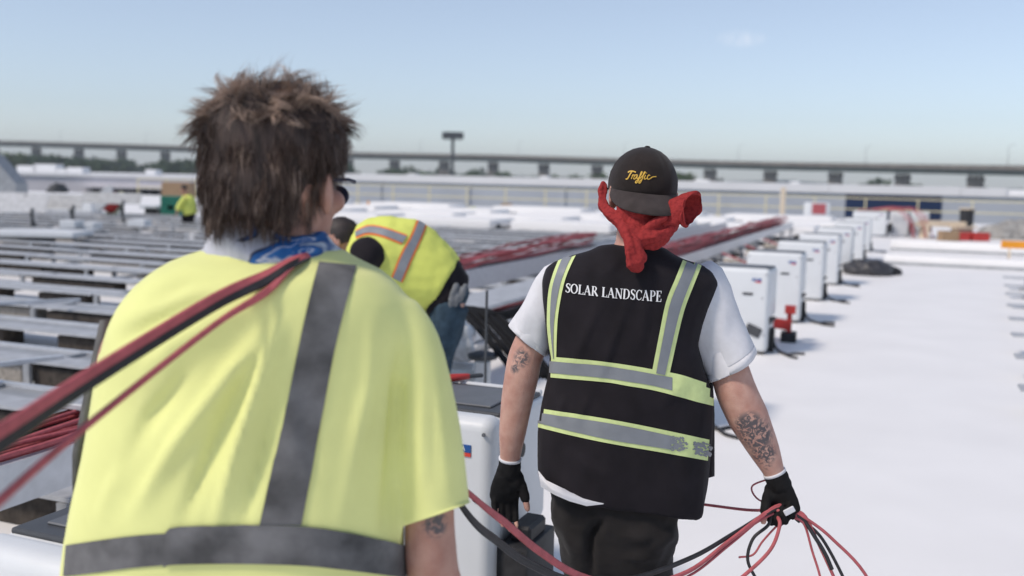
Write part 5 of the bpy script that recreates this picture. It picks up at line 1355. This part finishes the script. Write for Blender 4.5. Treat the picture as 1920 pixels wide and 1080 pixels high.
o = hl_.build('sunlit_locks', M_hlit, hob, True); o.name = 'toplit_hair'; o.matrix_parent_inverse = Matrix()
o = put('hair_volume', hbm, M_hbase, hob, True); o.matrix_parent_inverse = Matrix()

# ================= bent worker in the lime vest with orange trim =================
D3 = 5.6
def A3(px, py, dy=0.0): return at(px, py, D3 + dy)
P3 = thing('person', 'person bending over in a lime vest with orange edged stripes, black sleeves and blue jeans', 'person', (A3(840, 540).x, D3, 0))
P3i = Matrix.Translation(-Vector(P3.location))
def p3(ob): ob.matrix_parent_inverse = P3i; return ob
def ring_axis(top, bot, ry, D_, n=28):
    a, b = at(*top, D_), at(*bot, D_); c = (a + b) / 2; h = (a - b) / 2
    return [c + h * math.sin(q) + Vector((0, ry * math.cos(q), 0)) for q in [2 * math.pi * k / n for k in range(n)]]
vr = [((668, 419), (650, 500), .10), ((688, 408), (664, 535), .17), ((735, 402), (690, 570), .215), ((780, 410), (735, 590), .215), ((818, 433), (770, 592), .205), ((842, 460), (792, 590), .20), ((863, 486), (806, 578), .195)]
v3 = remeshed(MB().loft([ring_axis(a, b, r, D3) for a, b, r in vr]), 'vest', .014, 2); wrinkle(v3, .016, 6, 7); wrinkle(v3, .005, 20, 3)
p3(put('vest', v3, M_lime2, P3, True)); b3 = bvh_of(v3)
def otape(e1, e2, wd):
    p3(px_sheet(MB(), b3, e1, e2, .004, 20, 3).build('orange_trim', M_otrim, P3, True)); g1 = []; g2 = []
    for a, b in zip(e1, e2):
        a, b = Vector((*a, 0)), Vector((*b, 0)); d = (b - a).normalized(); g1.append(tuple((a + d * wd)[:2])); g2.append(tuple((b - d * wd)[:2]))
    p3(px_sheet(MB(), b3, g1, g2, .008, 20, 3).build('reflective_tape', M_refl, P3, True))
otape([(781, 413), (770, 440), (750, 478), (733, 520)], [(800, 424), (790, 450), (772, 490), (755, 530)], 4)
otape([(668, 432), (690, 423), (720, 426), (764, 441)], [(668, 448), (690, 441), (715, 445), (753, 459)], 3.5)
b = MB()
b.loft([ring_axis((a[0] - 2, a[1] + 14), (c[0] + 2, c[1] - 14), r * .82, D3) for a, c, r in vr])
b.loft([ring_axis(*q, D3) for q in [((846, 478), (790, 570), .16), ((868, 498), (806, 590), .165), ((876, 530), (815, 610), .165), ((872, 560), (815, 632), .15)]])
b.tube([A3(690, 460), A3(665, 452), A3(648, 448)], [.07, .06, .058], 16)
HM3 = head(b, A3(640, 452, .0), R(78), .97, R(-22))
arms3 = []
for dy in (-.19, .19):
    sp3 = spline([A3(705, 470, dy * .9), A3(686, 490, dy * 1.1), A3(672, 570, dy), A3(640, 660, dy * .8)], 5); arms3.append(sp3)
    b.tube(sp3, list(np.interp(np.linspace(0, 1, 16), [0, .4, .7, 1], [.06, .052, .045, .03])), 14)
    hand(b, sp3[-1], (-.3, 0, -1), (-.8, .2, 0), (0, 1, 0), ((30, 40, 30),) * 4)
H3 = [A3(846, 560, -.09), A3(846, 560, .09)]; K3 = [A3(806, 700, -.1), A3(815, 700, .12)]; N3 = [Vector((A3(820, 850).x, D3 - .12, .09)), Vector((A3(842, 850).x, D3 + .15, .09))]
for h, k, a in zip(H3, K3, N3): b.tube(spline([h, k, a], 5), list(np.interp(np.linspace(0, 1, 11), [0, .5, .75, 1], [.085, .055, .05, .04])), 14)
p3(put('body', remeshed(b, 'person_body', .011, 3), M_skin1, P3, True)); eyes(HM3, P3)
# black shirt: sleeves and lower back
k = MB()
k.loft([ring_axis(*q, D3) for q in [((846, 474), (786, 574), .175), ((864, 492), (800, 590), .18), ((880, 520), (806, 606), .18), ((877, 536), (800, 600), .17)]])
for sp3 in arms3: k.tube(sp3[:-2], list(np.interp(np.linspace(0, 1, 14), [0, .25, .6, 1], [.085, .088, .066, .05])), 18)
k.ball(A3(689, 478, -.20), (.100, .07, .105))
km = remeshed(k, 'black_shirt', .012, 2); wrinkle(km, .012, 12, 4); p3(put('black_shirt', km, M_vest, P3, True))
j = MB().loft([ring_axis(*q, D3) for q in [((876, 524), (806, 588), .172), ((880, 548), (812, 612), .176), ((870, 575), (812, 640), .16), ((850, 600), (815, 655), .12)]])
j.join(legs_feet(D3, [A3(846, 570, -.09), A3(846, 570, .09)], K3, [a + Vector((0, 0, .05)) for a in N3], .105, .08, .075))
jm = remeshed(j, 'jeans', .012, 3); wrinkle(jm, .012, 10, 8); p3(put('jeans', jm, M_denim, P3, True)); boots(N3, P3, R(90))
hr = MB(); q = MB().ball((0, 0, 0), 1, None, 30, 20)
hv = [];
for v in q.v:
    n_ = Vector(v).normalized(); t_ = .014 + .006 * noise.noise(n_ * 5)
    hv.append(HM3 @ (scalp(n_) + n_ * t_))
hr.add(hv, [f for f in q.f if all(hairy(Vector(q.v[i]).normalized()) for i in f)]); p3(hr.build('hair', M_dhair, P3, True))
for o in [q for q in P3.children if q.name.startswith(('boot', 'eye'))]: p3(o)
# work gloves hanging out of the back pocket
gl = MB()
for kx, (x, y) in enumerate(((852, 545), (858, 556), (868, 548), (846, 562))): gl.tube([A3(x + 4, y - 12, -.16), A3(x, y, -.19), A3(x - 4, y + 16, -.185)], [.016, .019, .012], 10, round_end=True)
gm = remeshed(gl, 'work_glove', .008, 2); wrinkle(gm, .008, 30, 1); o = put('work_glove', gm, M_gwork, None, True)
tag(o, 'grey work gloves hanging from the back pocket of the bent worker', 'gloves')

# ================= far worker crouching by the green cabinet =================
D4 = 28.0
def A4(px, py, dy=0.0): return at(px, py, D4 + dy)
p = on_z(352, 422)
P4 = thing('person', 'distant person in a yellow vest bending down beside the green cabinet', 'person', (p.x, D4, 0)); P4i = Matrix.Translation(-Vector(P4.location))
def p4(ob): ob.matrix_parent_inverse = P4i; return ob
b = MB(); b.tube(spline([A4(357, 398), A4(354, 384), A4(350, 368)], 4), [.15, .16, .17, .18, .19, .18, .17, .15, .10], 14)
b.tube([A4(350, 366), A4(347, 360)], [.06, .06], 10); HM4 = head(b, A4(345, 355), R(60), 1.0, R(-20))
for dy in (-.2, .15): b.tube(spline([A4(348, 370, dy), A4(338, 384, dy), A4(332, 398, dy)], 4), [.06] * 5 + [.045] * 4, 10); hand(b, A4(332, 398, dy), (-.3, 0, -1), (-.8, 0, .2), (0, 1, 0), ((30, 40, 30),) * 4)
for dx in (-4, 8): b.tube(spline([A4(356 + dx * .6, 398), A4(350 + dx, 412), Vector((A4(354 + dx, 420).x, D4, .08))], 4), [.09] * 4 + [.07] * 5, 12)
p4(put('body', remeshed(b, 'person_body', .016, 2), M_skin1, P4, True))
k = MB(); k.tube(spline([A4(358, 402), A4(354, 384), A4(350, 366)], 4), [.19, .20, .21, .22, .225, .215, .20, .17, .11], 14)
p4(put('vest', remeshed(k, 'vest', .02, 2), M_lime2, P4, True))
k = MB()
for dy in (-.2, .15): k.tube(spline([A4(348, 371, dy), A4(338, 384, dy), A4(334, 394, dy)], 4), [.085] * 9, 10)
p4(put('sleeve', remeshed(k, 'sleeve', .02, 1), M_lime2, P4, True))
k = MB()
for dx in (-4, 8): k.tube(spline([A4(356 + dx * .6, 397), A4(350 + dx, 412), Vector((A4(354 + dx, 420).x, D4, .06))], 4), [.11] * 4 + [.085] * 5, 12)
p4(put('trousers', remeshed(k, 'trousers', .02, 1), M_vest, P4, True))
q = MB().ball((0, 0, 0), 1, None, 20, 14); hv = []
for v in q.v: n_ = Vector(v).normalized(); hv.append(HM4 @ (scalp(n_) + n_ * .012))
p4(MB().add(hv, [f for f in q.f if all(hairy(Vector(q.v[i]).normalized()) for i in f)]).build('hair', M_dhair, P4, True))

# ------------------------------------------------------------------ the cables being carried
GRIP = A2(1484, 964, -.045)
def carried(name, mt, lab, grp, pts, r, n=7): return tag(MB().tube(spline(pts, n), r, 8).build(name, mt, smooth=True), lab, 'cable', grp)
rnd = random.Random(14)
def shoulder_run(dx, dy_px, spread, low, red, k):
    """from behind the viewer's left, over the shoulder, down the chest and out to the hand"""
    s = 1
    if not low:
        a = [(-160, 905 + spread * 2.6, 1.02), (0, 812 + spread * 1.7, 1.16), (170, 702 + spread * 1.25, 1.34), (400, 562 + spread, 1.545)]
    else:
        a = [(-140, 1075 + spread * 2.4, 1.0), (0, 938 + spread * 2, 1.12), (160, 800 + spread * 1.4, 1.30), (400, 611 + spread, 1.52)]
    P = [at(*q) for q in a]
    h = cast_px(b1, 500, 527 + spread * .75 + (26 if low else 0), .012)
    if h: P.append(h)
    h = cast_px(b1, 552, 500 + spread * .5 + (8 if low else 0), .012)
    if h: P.append(h)
    P += [at(592, 478 + spread * .3, D1 - .02), at(628, 486 + spread * .3, D1 + .10), at(640, 560, D1 + .19), at(700, 720, D1 + .22), at(800, 850, D1 + .22)]
    j = rnd.uniform(-1, 1)
    if red: Q = [(895, 940 + spread * .5, 2.02), (950, 985 + spread, 2.12), (1010, 1035 + spread * 1.0, 2.22), (1090, 1083 + spread * .8, 2.34), (1190, 1102 + j * 8, 2.46), (1290, 1075 + j * 6, 2.58), (1370, 1015 + j * 5, 2.66)]
    else: Q = [(880, 958 + spread * .8, 2.0), (930, 1000 + spread, 2.1), (990, 1042 + spread, 2.2), (1080, 1082 + spread * .6, 2.32), (1190, 1078 + spread * .4, 2.48), (1300, 1040 + spread * .3, 2.6), (1380, 995 + spread * .2, 2.68)]
    P += [at(*q) for q in Q]
    g_ = GRIP + Vector((rnd.uniform(-.008, .008), rnd.uniform(-.008, .008), rnd.uniform(-.012, .012)))
    P += [g_ + Vector((-.05, -.004, .012)), g_]
    # loose ends below the hand
    e = [(1535, 1020, 1575, 1110), (1522, 1030, 1545, 1120), (1560, 1010, 1630, 1090), (1515, 1035, 1530, 1130), (1548, 1020, 1600, 1130)][k % 5]
    if k % 2: return P + [g_ + Vector((.03, -.004, -.02))]
    P += [g_ + Vector((.035, -.005, -.015)), at(e[0], e[1], 2.74), at(e[2], e[3], 2.72), at(e[2] + (e[2] - e[0]) * .6, 1190 + 20 * k, 2.70)]
    return P
k = 0
for sp__, o_ in ((-7, 'topmost'), (-2.5, 'second'), (2, 'third')):
    carried('red_cable', M_red, o_ + ' red cable of the thick bundle slung over the lime shoulder', 'upper red cables over the lime shoulder', shoulder_run(0, 0, sp__, False, True, k), .0046); k += 1
for sp__, o_ in ((8, 'upper'), (13.5, 'middle'), (18, 'lowest')):
    carried('black_cable', M_black, o_ + ' black cable beneath the red bundle slung over the lime shoulder', 'black cables over the lime shoulder', shoulder_run(0, 0, sp__, False, False, k), .0046); k += 1
for sp__, o_ in ((-2, 'upper'), (2.5, 'lower')):
    carried('red_cable', M_red, o_ + ' of the two thin red cables crossing the lime back below the bundle', 'lower red cables over the lime shoulder', shoulder_run(0, 0, sp__, True, True, k), .0036); k += 1
# loops that only hang from the hand
def hang(name, mt, lab, px, r=.0052, grp='cables looping from the black glove'):
    P = [(g if isinstance(g, Vector) else at(*g)) for g in px]; carried(name, mt, lab, grp, P, r)
G0 = lambda dx=0, dz=0: GRIP + Vector((dx, -.006, dz))
hang('red_cable', M_red, 'single red cable reaching from behind the black vest hem to the gloved hand', [(1230, 935, 2.99), (1320, 946, 2.97), (1400, 956, 2.88), G0(-.05, .012), G0(0, .006), G0(.03, -.02)], .0045, None)
hang('red_cable', M_red, 'red cable hanging in a short loop left below the gloved hand', [G0(.0, .01), G0(-.04, .0), (1462, 985, 2.71), (1445, 1030, 2.70), (1400, 1075, 2.66), (1340, 1120, 2.6)], .0055, None)
hang('black_cable', M_black, 'black cable bowing in a wide loop left of the gloved hand', [G0(.0, .01), G0(-.05, .01), (1440, 985, 2.74), (1412, 1010, 2.74), (1402, 1050, 2.73), (1420, 1090, 2.72)], .0048, None)
hang('red_cable', M_red, 'thin red cable end sticking out left under the gloved hand', [G0(.0, 0), (1458, 985, 2.75), (1430, 1015, 2.78), (1412, 1040, 2.78), (1385, 1045, 2.79)], .0032, None)
hang('red_cable', M_red, 'thin red cable end curling past the tattooed forearm above the glove', [G0(.0, .01), (1455, 950, 2.83), (1420, 935, 2.92), (1410, 912, 2.95), (1440, 898, 2.93)], .0028, None)
hang('black_cable', M_black, 'black cable end with a plug dangling right below the gloved hand', [G0(-.02, .01), G0(.03, -.012), (1530, 1010, 2.72), (1548, 1040, 2.72), (1560, 1068, 2.71)], .0058, None)
